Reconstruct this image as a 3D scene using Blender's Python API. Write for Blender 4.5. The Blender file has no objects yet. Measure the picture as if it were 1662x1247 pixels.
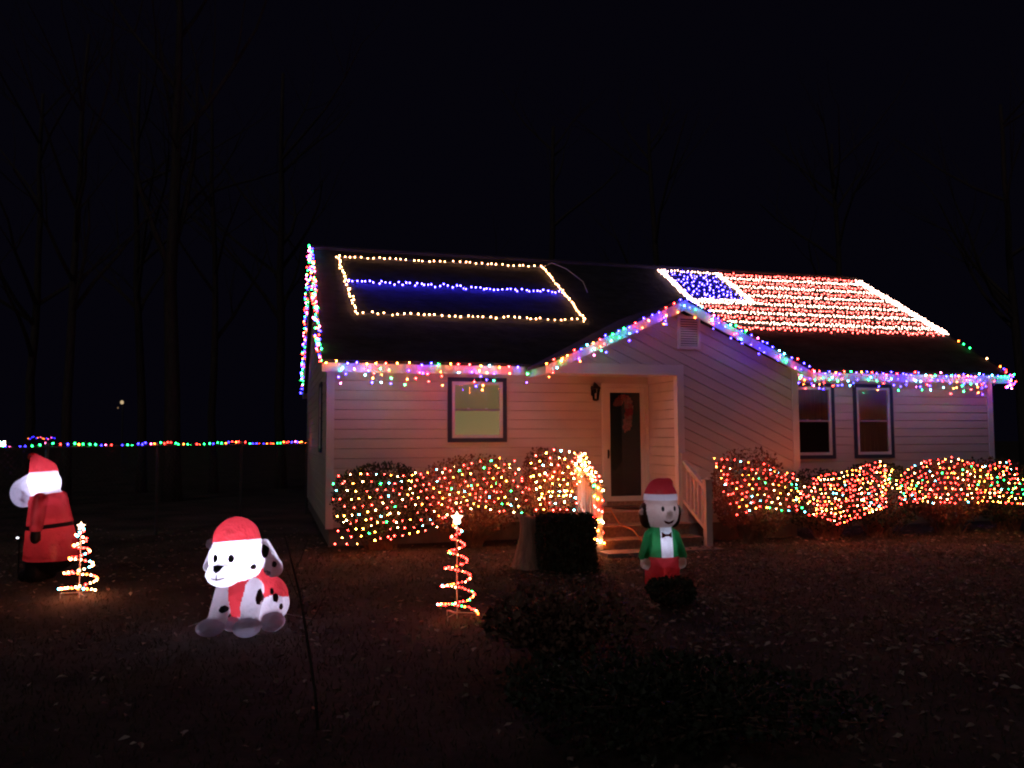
import bpy, bmesh, math, random
from mathutils import Vector, Matrix
from mathutils.bvhtree import BVHTree
random.seed(11)
R = random.random
U = random.uniform
scene = bpy.context.scene
C = scene.collection

# ------------------------------------------------------------------ camera
cd = bpy.data.cameras.new('camera')
cam = bpy.data.objects.new('camera', cd)
C.objects.link(cam)
cd.sensor_width = 36.0
cd.lens = 1345.0 / 1662.0 * 36.0
cd.clip_end = 800
cam.matrix_world = Matrix.Translation((0, 0, 1.785)) @ Matrix.Rotation(math.pi / 2 + .0662, 4, 'X') @ Matrix.Rotation(-.0047, 4, 'Z')
scene.camera = cam

# ------------------------------------------------------------------ night sky, faint moon / street light
w = bpy.data.worlds.new('World')
scene.world = w
w.use_nodes = True
bg = w.node_tree.nodes['Background']
bg.inputs[0].default_value = (.44, .36, .95, 1)
bg.inputs[1].default_value = .0032
sd = bpy.data.lights.new('moon', 'SUN')
sd.energy = .12
sd.angle = math.radians(12)
sd.color = (1, .92, .95)
so = bpy.data.objects.new('moon', sd)
C.objects.link(so)
so.rotation_euler = (math.radians(52), 0, math.radians(-24))

vs = scene.view_settings
vs.view_transform = 'Standard'
vs.look = 'None'
vs.exposure = 0
vs.gamma = 1
scene.render.engine = 'CYCLES'
scene.render.resolution_x = 1024
scene.render.resolution_y = 768
cy = scene.cycles
cy.filter_width = 2.1
cy.max_bounces = 5
cy.diffuse_bounces = 3
cy.glossy_bounces = 3
cy.transmission_bounces = 4
cy.transparent_max_bounces = 6
cy.sample_clamp_indirect = 3
cy.caustics_reflective = False
cy.caustics_refractive = False


# ------------------------------------------------------------------ materials
def mat(name, col, rough=.7, var=0., scale=8., bump=0., bscale=40., metal=0., spec=.3, stretch=(1, 1, 1)):
    m = bpy.data.materials.new(name)
    m.use_nodes = True
    nt = m.node_tree
    p = nt.nodes['Principled BSDF']
    p.inputs['Roughness'].default_value = rough
    p.inputs['Metallic'].default_value = metal
    p.inputs['Specular IOR Level'].default_value = spec
    p.inputs['Base Color'].default_value = (*col, 1)
    if var or bump:
        tc = nt.nodes.new('ShaderNodeTexCoord')
        mp = nt.nodes.new('ShaderNodeMapping')
        mp.inputs['Scale'].default_value = stretch
        nt.links.new(tc.outputs['Object'], mp.inputs[0])
    if var:
        n = nt.nodes.new('ShaderNodeTexNoise')
        n.inputs['Scale'].default_value = scale
        n.inputs['Detail'].default_value = 5
        nt.links.new(mp.outputs[0], n.inputs['Vector'])
        r = nt.nodes.new('ShaderNodeValToRGB')
        r.color_ramp.elements[0].position = .3
        r.color_ramp.elements[1].position = .7
        r.color_ramp.elements[0].color = (*[c * (1 - var) for c in col], 1)
        r.color_ramp.elements[1].color = (*[min(1, c * (1 + var)) for c in col], 1)
        nt.links.new(n.outputs['Fac'], r.inputs[0])
        nt.links.new(r.outputs[0], p.inputs['Base Color'])
    if bump:
        n2 = nt.nodes.new('ShaderNodeTexNoise')
        n2.inputs['Scale'].default_value = bscale
        n2.inputs['Detail'].default_value = 4
        nt.links.new(mp.outputs[0], n2.inputs['Vector'])
        b = nt.nodes.new('ShaderNodeBump')
        b.inputs['Strength'].default_value = bump
        b.inputs['Distance'].default_value = .02
        nt.links.new(n2.outputs['Fac'], b.inputs['Height'])
        nt.links.new(b.outputs[0], p.inputs['Normal'])
    return m


def emit(name, col, s):
    m = bpy.data.materials.new(name)
    m.use_nodes = True
    nt = m.node_tree
    nt.nodes.remove(nt.nodes['Principled BSDF'])
    e = nt.nodes.new('ShaderNodeEmission')
    e.inputs[0].default_value = (*col, 1)
    e.inputs[1].default_value = s
    nt.links.new(e.outputs[0], nt.nodes['Material Output'].inputs[0])
    return m


def glass(name, tint=(1, 1, 1)):
    m = bpy.data.materials.new(name)
    m.use_nodes = True
    nt = m.node_tree
    nt.nodes.remove(nt.nodes['Principled BSDF'])
    t = nt.nodes.new('ShaderNodeBsdfTransparent')
    t.inputs[0].default_value = (*tint, 1)
    g = nt.nodes.new('ShaderNodeBsdfGlossy')
    g.inputs['Roughness'].default_value = .015
    f = nt.nodes.new('ShaderNodeFresnel')
    f.inputs[0].default_value = 1.5
    x = nt.nodes.new('ShaderNodeMixShader')
    nt.links.new(f.outputs[0], x.inputs[0])
    nt.links.new(t.outputs[0], x.inputs[1])
    nt.links.new(g.outputs[0], x.inputs[2])
    nt.links.new(x.outputs[0], nt.nodes['Material Output'].inputs[0])
    return m


def fabric(name, col, fac=.6):
    m = bpy.data.materials.new(name)
    m.use_nodes = True
    nt = m.node_tree
    nt.nodes.remove(nt.nodes['Principled BSDF'])
    tc = nt.nodes.new('ShaderNodeTexCoord')
    n = nt.nodes.new('ShaderNodeTexNoise')
    n.inputs['Scale'].default_value = 11
    n.inputs['Detail'].default_value = 2
    nt.links.new(tc.outputs['Object'], n.inputs['Vector'])
    b = nt.nodes.new('ShaderNodeBump')
    b.inputs['Strength'].default_value = .7
    b.inputs['Distance'].default_value = .05
    nt.links.new(n.outputs['Fac'], b.inputs['Height'])
    d = nt.nodes.new('ShaderNodeBsdfDiffuse')
    d.inputs[0].default_value = (*col, 1)
    nt.links.new(b.outputs[0], d.inputs['Normal'])
    t = nt.nodes.new('ShaderNodeBsdfTranslucent')
    t.inputs[0].default_value = (*col, 1)
    nt.links.new(b.outputs[0], t.inputs['Normal'])
    x = nt.nodes.new('ShaderNodeMixShader')
    x.inputs[0].default_value = fac
    nt.links.new(d.outputs[0], x.inputs[1])
    nt.links.new(t.outputs[0], x.inputs[2])
    g = nt.nodes.new('ShaderNodeBsdfGlossy')
    g.inputs['Roughness'].default_value = .35
    y = nt.nodes.new('ShaderNodeMixShader')
    y.inputs[0].default_value = .05
    nt.links.new(x.outputs[0], y.inputs[1])
    nt.links.new(g.outputs[0], y.inputs[2])
    nt.links.new(y.outputs[0], nt.nodes['Material Output'].inputs[0])
    return m


M = dict(
    siding=mat('siding', (.62, .56, .50), .6, .07, 3, .15, 30, stretch=(.3, 1, 1)),
    sheath=mat('sheathing', (.3, .27, .24), .8),
    trim=mat('white_trim', (.72, .70, .68), .5, .04, 4),
    navy=mat('navy_trim', (.035, .05, .085), .5, .1, 6),
    shingle=mat('shingle', (.036, .034, .035), .9, .4, 5, .8, 14, stretch=(.6, 1, 1)),
    block=mat('block', (.22, .2, .19), .9, .2, 6, .4, 20),
    dark=mat('dark_interior', (.012, .013, .014), .8),
    black=mat('black_metal', (.012, .012, .012), .4),
    door=mat('door_paint', (.05, .10, .105), .45, .1, 4),
    wood=mat('weathered_wood', (.30, .20, .15), .8, .3, 5, .4, 20, stretch=(4, .5, 4)),
    paint=mat('rail_paint', (.66, .60, .55), .5, .08, 9, .1, 30),
    mat_=mat('doormat', (.03, .02, .015), .95, .4, 20, .6, 80),
    pumpkin=mat('pumpkin', (.38, .1, .03), .5, .2, 6),
    cord=mat('cord', (.55, .22, .06), .5),
    wire=mat('wire', (.01, .03, .012), .5),
    wirew=mat('white_wire', (.6, .58, .55), .5),
    leaf_d=mat('leaf_dark', (.035, .04, .022), .6, .5, 9),
    leaf_b=mat('leaf_brown', (.17, .09, .06), .7, .5, 9),
    leaf_l=mat('leaf_litter', (.26, .19, .15), .75, .6, 6),
    leaf_p=mat('leaf_pale', (.46, .38, .31), .75, .4, 6),
    grass=mat('grass', (.07, .058, .03), .8, .4, 3),
    twig=mat('twig', (.2, .13, .09), .85, .3, 12),
    bark=mat('bark', (.055, .042, .036), .9, .4, 6, .9, 9, stretch=(3, 3, .5)),
    stump=mat('stump_wood', (.34, .22, .16), .85, .35, 5, .7, 14, stretch=(4, 4, .5)),
    ground=mat('ground', (.05, .037, .028), .95, .75, .9, .8, 9),
    galv=mat('galvanized', (.10, .10, .105), .55, .1, 9, metal=.3),
    trim_shade=mat('shaded_trim', (.3, .27, .28), .5),  # meeting rail trim, greyed to hold its shade against the lit blind
    blind=mat('blind', (.8, .8, .84), .8),
    curtain=mat('curtain', (.3, .29, .31), .9, .3, 5, stretch=(9, 1, .3)),
    glass=glass('window_glass'),
    candy_r=mat('ribbon_red', (.75, .05, .07), .6, .3, 25),
    candy_w=mat('ribbon_pink', (.85, .36, .32), .6, .3, 25),
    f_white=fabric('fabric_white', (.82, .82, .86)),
    f_white_shade=fabric('fabric_white_shade', (.62, .60, .70), .5),  # white fabric with the lavender shade of weak lamp light in its colour
    f_red=fabric('fabric_red', (.64, .045, .055), .55),
    f_green=fabric('fabric_green', (.02, .22, .06), .55),
    f_skin=fabric('fabric_skin', (.68, .52, .44), .5),
    f_black=mat('fabric_black', (.008, .008, .01), .5),
    f_dred=mat('fabric_dark_red', (.12, .005, .01), .6),
    f_hair=mat('fabric_hair', (.03, .018, .012), .6),
    f_blue=mat('fabric_blue', (.02, .08, .3), .5),
)
# a lit room behind a drawn blind
m = M['blindlit'] = mat('lit_blind', (.5, .45, .25), .8)
m.node_tree.nodes['Principled BSDF'].inputs['Emission Color'].default_value = (.95, .80, .36, 1)
m.node_tree.nodes['Principled BSDF'].inputs['Emission Strength'].default_value = .16
m = M['blindlit2'] = mat('lit_blind_upper', (.4, .36, .2), .8)
m.node_tree.nodes['Principled BSDF'].inputs['Emission Color'].default_value = (.95, .78, .34, 1)
m.node_tree.nodes['Principled BSDF'].inputs['Emission Strength'].default_value = .10

COL = dict(red=(1, .024, .018), green=(.014, .8, .12), blue=(.034, .022, 1), orange=(1, .16, .02), yellow=(1, .30, .04),
           white=(1, .42, .16), teal=(.10, .6, .8), pink=(1, .09, .30), cool=(1, .56, .42), rose=(1, .085, .07))


# ------------------------------------------------------------------ mesh helpers
class B:
    def __init__(s):
        s.v = []
        s.f = []

    def add(s, vs_, fs):
        n = len(s.v)
        s.v += [tuple(p) for p in vs_]
        s.f += [tuple(i + n for i in f) for f in fs]
        return s

    def box(s, a0, a1, b0, b1, z0, z1):
        return s.add([(a0, b0, z0), (a1, b0, z0), (a1, b1, z0), (a0, b1, z0), (a0, b0, z1), (a1, b0, z1), (a1, b1, z1), (a0, b1, z1)],
                     [(0, 3, 2, 1), (4, 5, 6, 7), (0, 1, 5, 4), (1, 2, 6, 5), (2, 3, 7, 6), (3, 0, 4, 7)])

    def loft(s, A, Bp):
        """prism between two polygons of the same size"""
        n = len(A)
        return s.add(list(A) + list(Bp), [tuple(range(n))[::-1], tuple(range(n, 2 * n))] + [(i, (i + 1) % n, n + (i + 1) % n, n + i) for i in range(n)])

    def tube(s, pts, rad, n=6, cap=True):
        pts = [Vector(p) for p in pts]
        rs = rad if isinstance(rad, (list, tuple)) else [rad] * len(pts)
        rings = []
        prev = None
        for i, p in enumerate(pts):
            d = (pts[min(i + 1, len(pts) - 1)] - pts[max(i - 1, 0)])
            if d.length < 1e-9:
                d = Vector((0, 0, 1))
            d.normalize()
            if prev is None:
                x = d.orthogonal().normalized()
            else:
                x = prev - d * prev.dot(d)
                x = x.normalized() if x.length > 1e-6 else d.orthogonal().normalized()
            prev = x
            y = d.cross(x)
            rings.append([p + (x * math.cos(2 * math.pi * k / n) + y * math.sin(2 * math.pi * k / n)) * rs[i] for k in range(n)])
        vs_ = [q for r in rings for q in r]
        fs = []
        for i in range(len(rings) - 1):
            for k in range(n):
                a, b = i * n + k, i * n + (k + 1) % n
                fs.append((a, b, b + n, a + n))
        if cap:
            fs.append(tuple(range(n))[::-1])
            fs.append(tuple(range(len(vs_) - n, len(vs_))))
        return s.add(vs_, fs)

    def lathe(s, prof, n=10, c=(0, 0, 0)):
        vs_ = []
        for r, z in prof:
            for k in range(n):
                t = 2 * math.pi * k / n
                vs_.append((c[0] + r * math.cos(t), c[1] + r * math.sin(t), c[2] + z))
        fs = []
        for i in range(len(prof) - 1):
            for k in range(n):
                a, b = i * n + k, i * n + (k + 1) % n
                fs.append((a, b, b + n, a + n))
        fs.append(tuple(range(n))[::-1])
        fs.append(tuple(range(len(vs_) - n, len(vs_))))
        return s.add(vs_, fs)

    def mesh(s, name, m, smooth=False):
        me = bpy.data.meshes.new(name)
        me.from_pydata(s.v, [], s.f)
        if isinstance(m, str):
            m = M[m]
        me.materials.append(m)
        if smooth:
            me.polygons.foreach_set('use_smooth', [True] * len(me.polygons))
        me.update()
        return me

    def obj(s, name, m, parent=None, smooth=False, kind=None, loc=None):
        return link(name, s.mesh(name, m, smooth), parent, kind, loc)


def link(name, data, parent=None, kind=None, loc=None):
    o = bpy.data.objects.new(name, data)
    C.objects.link(o)
    if parent:
        o.parent = parent
    if kind:
        o['kind'] = kind
    if loc is not None:
        o.location = loc
    return o


def tag(o, label, cat, group=None):
    o['label'] = label
    o['category'] = cat
    if group:
        o['group'] = group
    return o


def thing(name, label, cat, loc=(0, 0, 0), rz=0, group=None):
    o = link(name, None, None, None, loc)
    o.empty_display_size = .2
    o.rotation_euler = (0, 0, rz)
    return tag(o, label, cat, group)


TH = .28
HO = Vector((-3.095, 13.94, 0))
HU = Vector((math.cos(TH), math.sin(TH), 0))
HV = Vector((-math.sin(TH), math.cos(TH), 0))


def H(a, b, z):
    return HO + HU * a + HV * b + Vector((0, 0, z))


def hthing(name, label, cat, group=None, base=(0, 0, 0)):
    return thing(name, label, cat, H(*base), TH, group)


# ------------------------------------------------------------------ ground
def gz(x, y):
    d = .02 * math.sin(x * .9 + 1.3) * math.sin(y * .8) + .012 * math.sin(x * 2.3) * math.cos(y * 1.9 + .6)
    return d - .012


g = B()
xs = [-200, -90, -45, -25] + [-15 + .5 * i for i in range(61)] + [25, 45, 90, 200]
ys = [-40, -15, -6, -2] + [.5 * i for i in range(61)] + [40, 60, 100, 180, 320]
for y in ys:
    for x in xs:
        g.v.append((x, y, gz(x, y)))
nx = len(xs)
for j in range(len(ys) - 1):
    for i in range(nx - 1):
        k = j * nx + i
        g.f.append((k, k + 1, k + nx + 1, k + nx))
o = g.obj('ground', 'ground', smooth=True, kind='structure')

# ------------------------------------------------------------------ house
L, D, ZE, ZR, OH, RK = 13.9, 8.5, 3.10, 5.98, .40, .13
SL = (ZR - ZE) / (D / 2 + OH)
BP = 1.2                    # projection of the front bay
A0, A1 = 5.88, 8.25         # bay
house = hthing('house', 'single storey house in pale lap siding with dark roof and front gable outlined in lights', 'house')


def clip(poly, n, d):
    """keep n.p >= d"""
    out = []
    for i in range(len(poly)):
        p, q = poly[i], poly[(i + 1) % len(poly)]
        dp = n[0] * p[0] + n[1] * p[1] - d
        dq = n[0] * q[0] + n[1] * q[1] - d
        if dp >= 0:
            out.append(p)
        if (dp > 0 and dq < 0) or (dp < 0 and dq > 0):
            t = dp / (dp - dq)
            out.append((p[0] + (q[0] - p[0]) * t, p[1] + (q[1] - p[1]) * t))
    return out


def siding(parent, regions, nrm, step, to3, openings=(), q0=None):
    """lap boards: regions are convex polygons in wall coordinates, nrm the direction across the boards"""
    qs = [nrm[0] * p[0] + nrm[1] * p[1] for r in regions for p in r]
    q = min(qs) if q0 is None else q0
    while q < max(qs):
        qa, qb = q, min(q + step, max(qs) + 1e-6)
        groups = {}
        for reg in regions:
            p = clip(clip(reg, nrm, qa), (-nrm[0], -nrm[1]), -qb)
            if len(p) < 3:
                continue
            cuts = sorted(set([qa, qb] + [t for op in openings for t in op[2:4] if qa < t < qb]))
            for c0, c1 in zip(cuts, cuts[1:]):
                if c1 - c0 < .004:
                    continue
                band = clip(clip(p, nrm, c0), (-nrm[0], -nrm[1]), -c1)
                if len(band) < 3:
                    continue
                mid = (c0 + c1) / 2
                ops = sorted([op for op in openings if op[2] < mid < op[3]])
                full = sorted([op for op in openings if op[2] <= qa + .02 and op[3] >= qb - .02])
                lo = -1e9
                for op in ops + [None]:
                    hi = op[0] if op else 1e9
                    pc = clip(clip(band, (1, 0), lo), (-1, 0), -hi)
                    if len(pc) >= 3:
                        cx = sum(v[0] for v in pc) / len(pc)
                        groups.setdefault(sum(1 for f in full if f[0] < cx), []).append(pc)
                    if op:
                        lo = op[1]
        clusters = []
        for k, pcs in sorted(groups.items()):
            for pc in pcs:
                bb = (min(v[0] for v in pc) - .005, max(v[0] for v in pc) + .005, min(v[1] for v in pc) - .005, max(v[1] for v in pc) + .005)
                hit = [c for c in clusters if c[0] == k and any(bb[0] < o_[1] and o_[0] < bb[1] and bb[2] < o_[3] and o_[2] < bb[3] for o_ in c[2])]
                new = [k, [pc], [bb]]
                for c in hit:
                    new[1] += c[1]
                    new[2] += c[2]
                    clusters.remove(c)
                clusters.append(new)
        for k, pcs, _ in clusters:
            b = B()
            for pc in pcs:
                qm = qa + step * .90
                for lo_, hi_, d0_, d1_ in ((qa, qm, .026, .022), (qm, qb, .022, .008)):
                    p2 = clip(clip(pc, nrm, lo_), (-nrm[0], -nrm[1]), -hi_)
                    if len(p2) < 3:
                        continue
                    outer = []
                    for v in p2:
                        t = (nrm[0] * v[0] + nrm[1] * v[1] - lo_) / max(1e-6, (qm - qa) if lo_ == qa else step * .10)
                        outer.append(to3(v[0], v[1], d0_ + (d1_ - d0_) * t))
                    b.loft([to3(v[0], v[1], .001) for v in p2], outer)
            ob = b.obj('siding_board', 'siding', parent)
        q += step


def wall(name, poly, to3, thick=.1):
    b = B()
    b.loft([to3(p[0], p[1], -thick) for p in poly], [to3(p[0], p[1], 0) for p in poly])
    return b.obj(name, 'sheath', house)


Z0 = .32
ZT = ZE + SL * OH - .16     # wall top
front = lambda s, t, d: (s, -d, t)
WIN_L = (2.04, 3.11, 1.73, 2.87)
W1 = (8.99, 9.95, 1.36, 2.87)
W2 = (10.40, 11.36, 1.36, 2.87)
DOOR = (4.93, 5.86, .56, 2.80)
sh = lambda w_: (w_[0] + .03, w_[1] - .03, w_[2] + .03, w_[3] - .03)

wl = wall('front_wall', [(.02, Z0), (L - .02, Z0), (L - .02, ZT), (.02, ZT)], front)
siding(wl, [[(.1, Z0), (A0, Z0), (A0, 3.04), (.1, 3.04)]], (0, 1), .165, front, [sh(WIN_L), sh(DOOR)], q0=Z0)
siding(wl, [[(A1, Z0), (L - .1, Z0), (L - .1, 3.04), (A1, 3.04)]], (0, 1), .165, front, [sh(W1), sh(W2)], q0=Z0)
GP = 4.20                   # gable roof peak (top surface), its low edge and half width
GC, GH, GL = 5.87, 2.52, 3.02
gs = (GP - GL) / GH
bay = lambda s, t, d: (s, -BP - d, t)
gb = wall('bay_wall', [(A0, Z0), (A1, Z0), (A1, 3.0), (A0, 3.0)], lambda s, t, d: bay(s, t, d))
tri = [(GC - GH + .32, 3.06), (GC + GH - .32, 3.06), (GC, GP - .19)]
wall('gable_wall', tri, lambda s, t, d: bay(s, t, d))
dn = Vector((gs * .97, 1)).normalized()
VENT = (5.87, 6.31, 3.34, 3.92)
siding(gb, [[(A0 + .1, Z0), (A1 - .1, Z0), (A1 - .1, 3.06), (A0 + .1, 3.06)], tri], (dn.x, dn.y), .168, bay)
# bay side walls
bl = lambda s, t, d: (A0 - d, -s, t)
w_ = wall('bay_side_wall', [(.03, Z0), (BP, Z0), (BP, 3.0), (.03, 3.0)], bl)
siding(w_, [[(.03, Z0), (BP - .02, Z0), (BP - .02, 2.98), (.03, 2.98)]], (0, 1), .165, bl, q0=Z0)
br = lambda s, t, d: (A1 + d, -s, t)
w_ = wall('bay_side_wall', [(.03, Z0), (BP, Z0), (BP, 3.0), (.03, 3.0)], br)
siding(w_, [[(.03, Z0), (BP - .02, Z0), (BP - .02, 2.98), (.03, 2.98)]], (0, 1), .165, br, q0=Z0)
# gable end walls
pent = [(.02, Z0), (D - .02, Z0), (D - .02, ZT), (D / 2, ZT + SL * (D / 2 - .02)), (.02, ZT)]
le = lambda s, t, d: (-d, s, t)
w_ = wall('side_wall', pent, le)
SWIN = (1.3, 2.1, 1.55, 2.85)
siding(w_, [pent], (0, 1), .165, le, [sh(SWIN)], q0=Z0)
re_ = lambda s, t, d: (L + d, s, t)
w_ = wall('side_wall', pent, re_)
siding(w_, [pent], (0, 1), .165, re_, q0=Z0)
bk = lambda s, t, d: (s, D + d, t)
w_ = wall('back_wall', [(.02, Z0), (L - .02, Z0), (L - .02, ZT), (.02, ZT)], bk)
B().box(.03, L - .03, .03, D - .03, 0, Z0).box(A0 + .03, A1 - .03, -BP + .03, .02, 0, Z0).obj('foundation', 'block', house)
# trim boards
for a0_, a1_, b0_, b1_, z0_, z1_ in [(-.03, .1, -.035, .02, Z0 - .02, 3.04), (L - .1, L + .03, -.035, .02, Z0 - .02, 3.04),
                                     (A0 - .03, A0 + .1, -BP - .035, -BP + .1, Z0 - .02, 3.06), (A1 - .1, A1 + .03, -BP - .035, -BP + .1, Z0 - .02, 3.06)]:
    B().box(a0_, a1_, b0_, b1_, z0_, z1_).obj('corner_board', 'trim', house)
# porch beam, ceiling, soffits, fascias
B().box(GC - GH + .12, A0 - .032, -BP - .045, -BP + .1, 2.875, 3.055).obj('porch_beam', 'trim', house)
B().box(GC - GH + .12, A0 - .002, -BP + .102, -.03, 2.97, 3.0).obj('porch_ceiling', 'trim', house)
B().box(GC - GH + .12, GC - GH + .2, -BP + .104, -.03, 2.875, 2.968).obj('porch_side_beam', 'trim', house)


def roof_slab(name, poly, dz, m='shingle'):
    """poly: list of (a,b,z) top surface"""
    return B().loft([(p[0], p[1], p[2] - dz) for p in poly], poly).obj(name, m, house)


zf = lambda b: ZE + SL * (b + OH)
roof_slab('roof_slope', [(-RK, -OH, ZE), (L + RK, -OH, ZE), (L + RK, D / 2 + .02, zf(D / 2 + .02)), (-RK, D / 2 + .02, zf(D / 2 + .02))], .05)
roof_slab('roof_slope', [(L + RK, D + OH, ZE), (-RK, D + OH, ZE), (-RK, D / 2 - .02, zf(D / 2 + .02)), (L + RK, D / 2 - .02, zf(D / 2 + .02))], .05)
vb = (GL - ZE) / SL - OH
pb = (GP - ZE) / SL - OH
BG = -BP - .32
roof_slab('gable_roof_slope', [(GC - GH, BG, GL), (GC + .01, BG, GP), (GC + .01, pb, GP), (GC - GH, vb + .02, GL)], .05)
roof_slab('gable_roof_slope', [(GC - .01, BG, GP + .004), (GC + GH, BG, GL), (GC + GH, vb + .02, GL), (GC - .01, pb, GP + .004)], .05)
B().tube([(-RK, D / 2, ZR + .02), (L + RK, D / 2, ZR + .02)], .06, 6).obj('ridge_cap', 'shingle', house)
for a0_, a1_ in [(-RK, GC - GH - .01), (GC + GH + .01, L + RK)]:
    B().box(a0_, a1_, -OH + .004, -OH + .03, ZE - .20, ZE - .035).obj('fascia', 'trim', house)
B().box(-RK + .03, L + RK - .03, -OH + .032, -.028, ZE - .17, ZE - .145).obj('soffit', 'trim', house)
B().box(-RK, L + RK, D + OH - .03, D + OH - .004, ZE - .20, ZE - .055).obj('fascia', 'trim', house)
for aa in (-RK + .002, L + RK - .028):
    for sgn in (0, 1):
        f = lambda b: b if not sgn else D - b
        P = [(f(-OH), ZE - .052), (f(D / 2), ZR - .052), (f(D / 2), ZR - .22), (f(-OH), ZE - .2)]
        B().loft([(aa, p[0], p[1]) for p in P], [(aa + .026, p[0], p[1]) for p in P]).obj('rake_board', 'trim', house)
for sg in (-1, 1):
    P = [(GC + sg * (GH - .005), GL - .054), (GC, GP - .05), (GC, GP - .23), (GC + sg * (GH - .005), GL - .19)]
    B().loft([(p[0], BG + .004, p[1]) for p in P], [(p[0], BG + .03, p[1]) for p in P]).obj('rake_board', 'trim', house)
    P2 = [(GC + sg * (GH - .04), GL - .062), (GC, GP - .062), (GC, GP - .085), (GC + sg * (GH - .04), GL - .085)]
    B().loft([(p[0], BG + .032, p[1]) for p in P2], [(p[0], -BP - .03, p[1]) for p in P2]).obj('soffit', 'trim', house)

# gable vent
vt = link('gable_vent', None, house, None, (VENT[0], -BP - .03, VENT[2]))
vw, vh = VENT[1] - VENT[0], VENT[3] - VENT[2]
for q in [(0, .05, 0, vh), (vw - .05, vw, 0, vh), (.052, vw - .052, 0, .05), (.052, vw - .052, vh - .05, vh)]:
    B().box(q[0], q[1], -.035, .0, q[2], q[3]).obj('vent_frame', 'trim', vt)
B().box(.04, vw - .04, -.006, .0, .04, vh - .04).obj('vent_backing', 'dark', vt)
for i in range(11):
    z = .06 + i * (vh - .115) / 11
    B().loft([(.05, -.028, z), (.05, -.022, z), (.05, -.004, z + .03), (.05, -.010, z + .03)],
             [(vw - .05, -.028, z), (vw - .05, -.022, z), (vw - .05, -.004, z + .03), (vw - .05, -.010, z + .03)]).obj('slat', 'trim', vt)


def window(Wn, to3, upper, lower, navy=.075, label=None):
    s0, s1, t0, t1 = Wn
    root = link('window', None, house, None, to3(s0, t0, 0))
    ox, oy, oz = to3(s0, t0, 0)

    def bx(name, a, b, c, d, d0, d1, m):
        A = [to3(a, c, d0), to3(b, c, d0), to3(b, d, d0), to3(a, d, d0)]
        E_ = [to3(a, c, d1), to3(b, c, d1), to3(b, d, d1), to3(a, d, d1)]
        sub = lambda p: (p[0] - ox, p[1] - oy, p[2] - oz)
        return B().loft([sub(p) for p in A], [sub(p) for p in E_]).obj(name, m, root)
    n = navy
    bx('outer_trim', s0, s0 + n, t0, t1, .001, .05, 'navy')
    bx('outer_trim', s1 - n, s1, t0, t1, .001, .05, 'navy')
    bx('outer_trim', s0 + n, s1 - n, t1 - n, t1, .001, .052, 'navy')
    bx('outer_trim', s0 + n, s1 - n, t0, t0 + n, .001, .056, 'navy')
    i0, i1, j0, j1 = s0 + n, s1 - n, t0 + n, t1 - n
    f = .055
    bx('frame', i0, i0 + f, j0, j1, .001, .042, 'trim')
    bx('frame', i1 - f, i1, j0, j1, .001, .042, 'trim')
    bx('frame', i0 + f, i1 - f, j1 - f, j1, .001, .040, 'trim')
    bx('frame', i0 + f, i1 - f, j0, j0 + f, .001, .046, 'trim')
    mid = (j0 + j1) / 2
    bx('meeting_rail', i0 + f, i1 - f, mid - .018, mid + .018, .012, .038, 'trim_shade')
    for k in (.3, .7):
        x = i0 + f + (i1 - i0 - 2 * f) * k
        bx('sash_lock', x - .02, x + .02, mid + .0185, mid + .032, .014, .034, 'trim')
    bx('upper_pane', i0 + f, i1 - f, mid + .019, j1 - f, .018, .0205, 'glass')
    bx('lower_pane', i0 + f, i1 - f, j0 + f, mid - .019, .018, .0205, 'glass')
    bx('upper_blind', i0 + f, i1 - f, mid + .019, j1 - f, .002, .006, upper)
    bx('lower_blind', i0 + f, i1 - f, j0 + f, mid - .019, .002, .006, lower)
    return root


window(WIN_L, front, 'blindlit2', 'blindlit')
window(W1, front, 'curtain', 'dark')
window(W2, front, 'blind', 'curtain')
window(SWIN, le, 'dark', 'dark')

# front door with storm door
dr = link('front_door', None, house, None, (DOOR[0], -.03, DOOR[2]))
dw, dh = DOOR[1] - DOOR[0], DOOR[3] - DOOR[2]


def dbox(name, a, b, c, d, y0, y1, m):
    return B().box(a, b, y0, y1, c, d).obj(name, m, dr)


dbox('casing', 0, .07, 0, dh, -.03, .02, 'trim')
dbox('casing', dw - .07, dw, 0, dh, -.03, .02, 'trim')
dbox('casing', .072, dw - .072, dh - .07, dh, -.028, .02, 'trim')
dbox('sill', .072, dw - .072, 0, .07, -.06, .02, 'wood')
dbox('storm_door_frame', .075, .16, .075, dh - .075, -.012, .01, 'trim')
dbox('storm_door_frame', dw - .16, dw - .075, .075, dh - .075, -.012, .01, 'trim')
dbox('storm_door_frame', .162, dw - .162, dh - .165, dh - .075, -.010, .01, 'trim')
dbox('storm_door_frame', .162, dw - .162, .075, .165, -.010, .01, 'trim')
dbox('storm_door_glass', .16, dw - .16, .16, dh - .16, .0, .003, 'glass')
dbox('inner_door', .075, dw - .075, .075, dh - .075, .016, .026, 'door')
B().box(.1, .125, -.03, -.0125, .86, 1.02).tube([(.112, -.03, .9), (.112, -.06, .9), (.112, -.06, 1.0)], .009, 6).obj('handle', 'black', dr)
B().box(dw + .035 - 1.25, dw + .055 - 1.25, -.01, .0, .78, .85).obj('doorbell', 'wood', dr)

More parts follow.
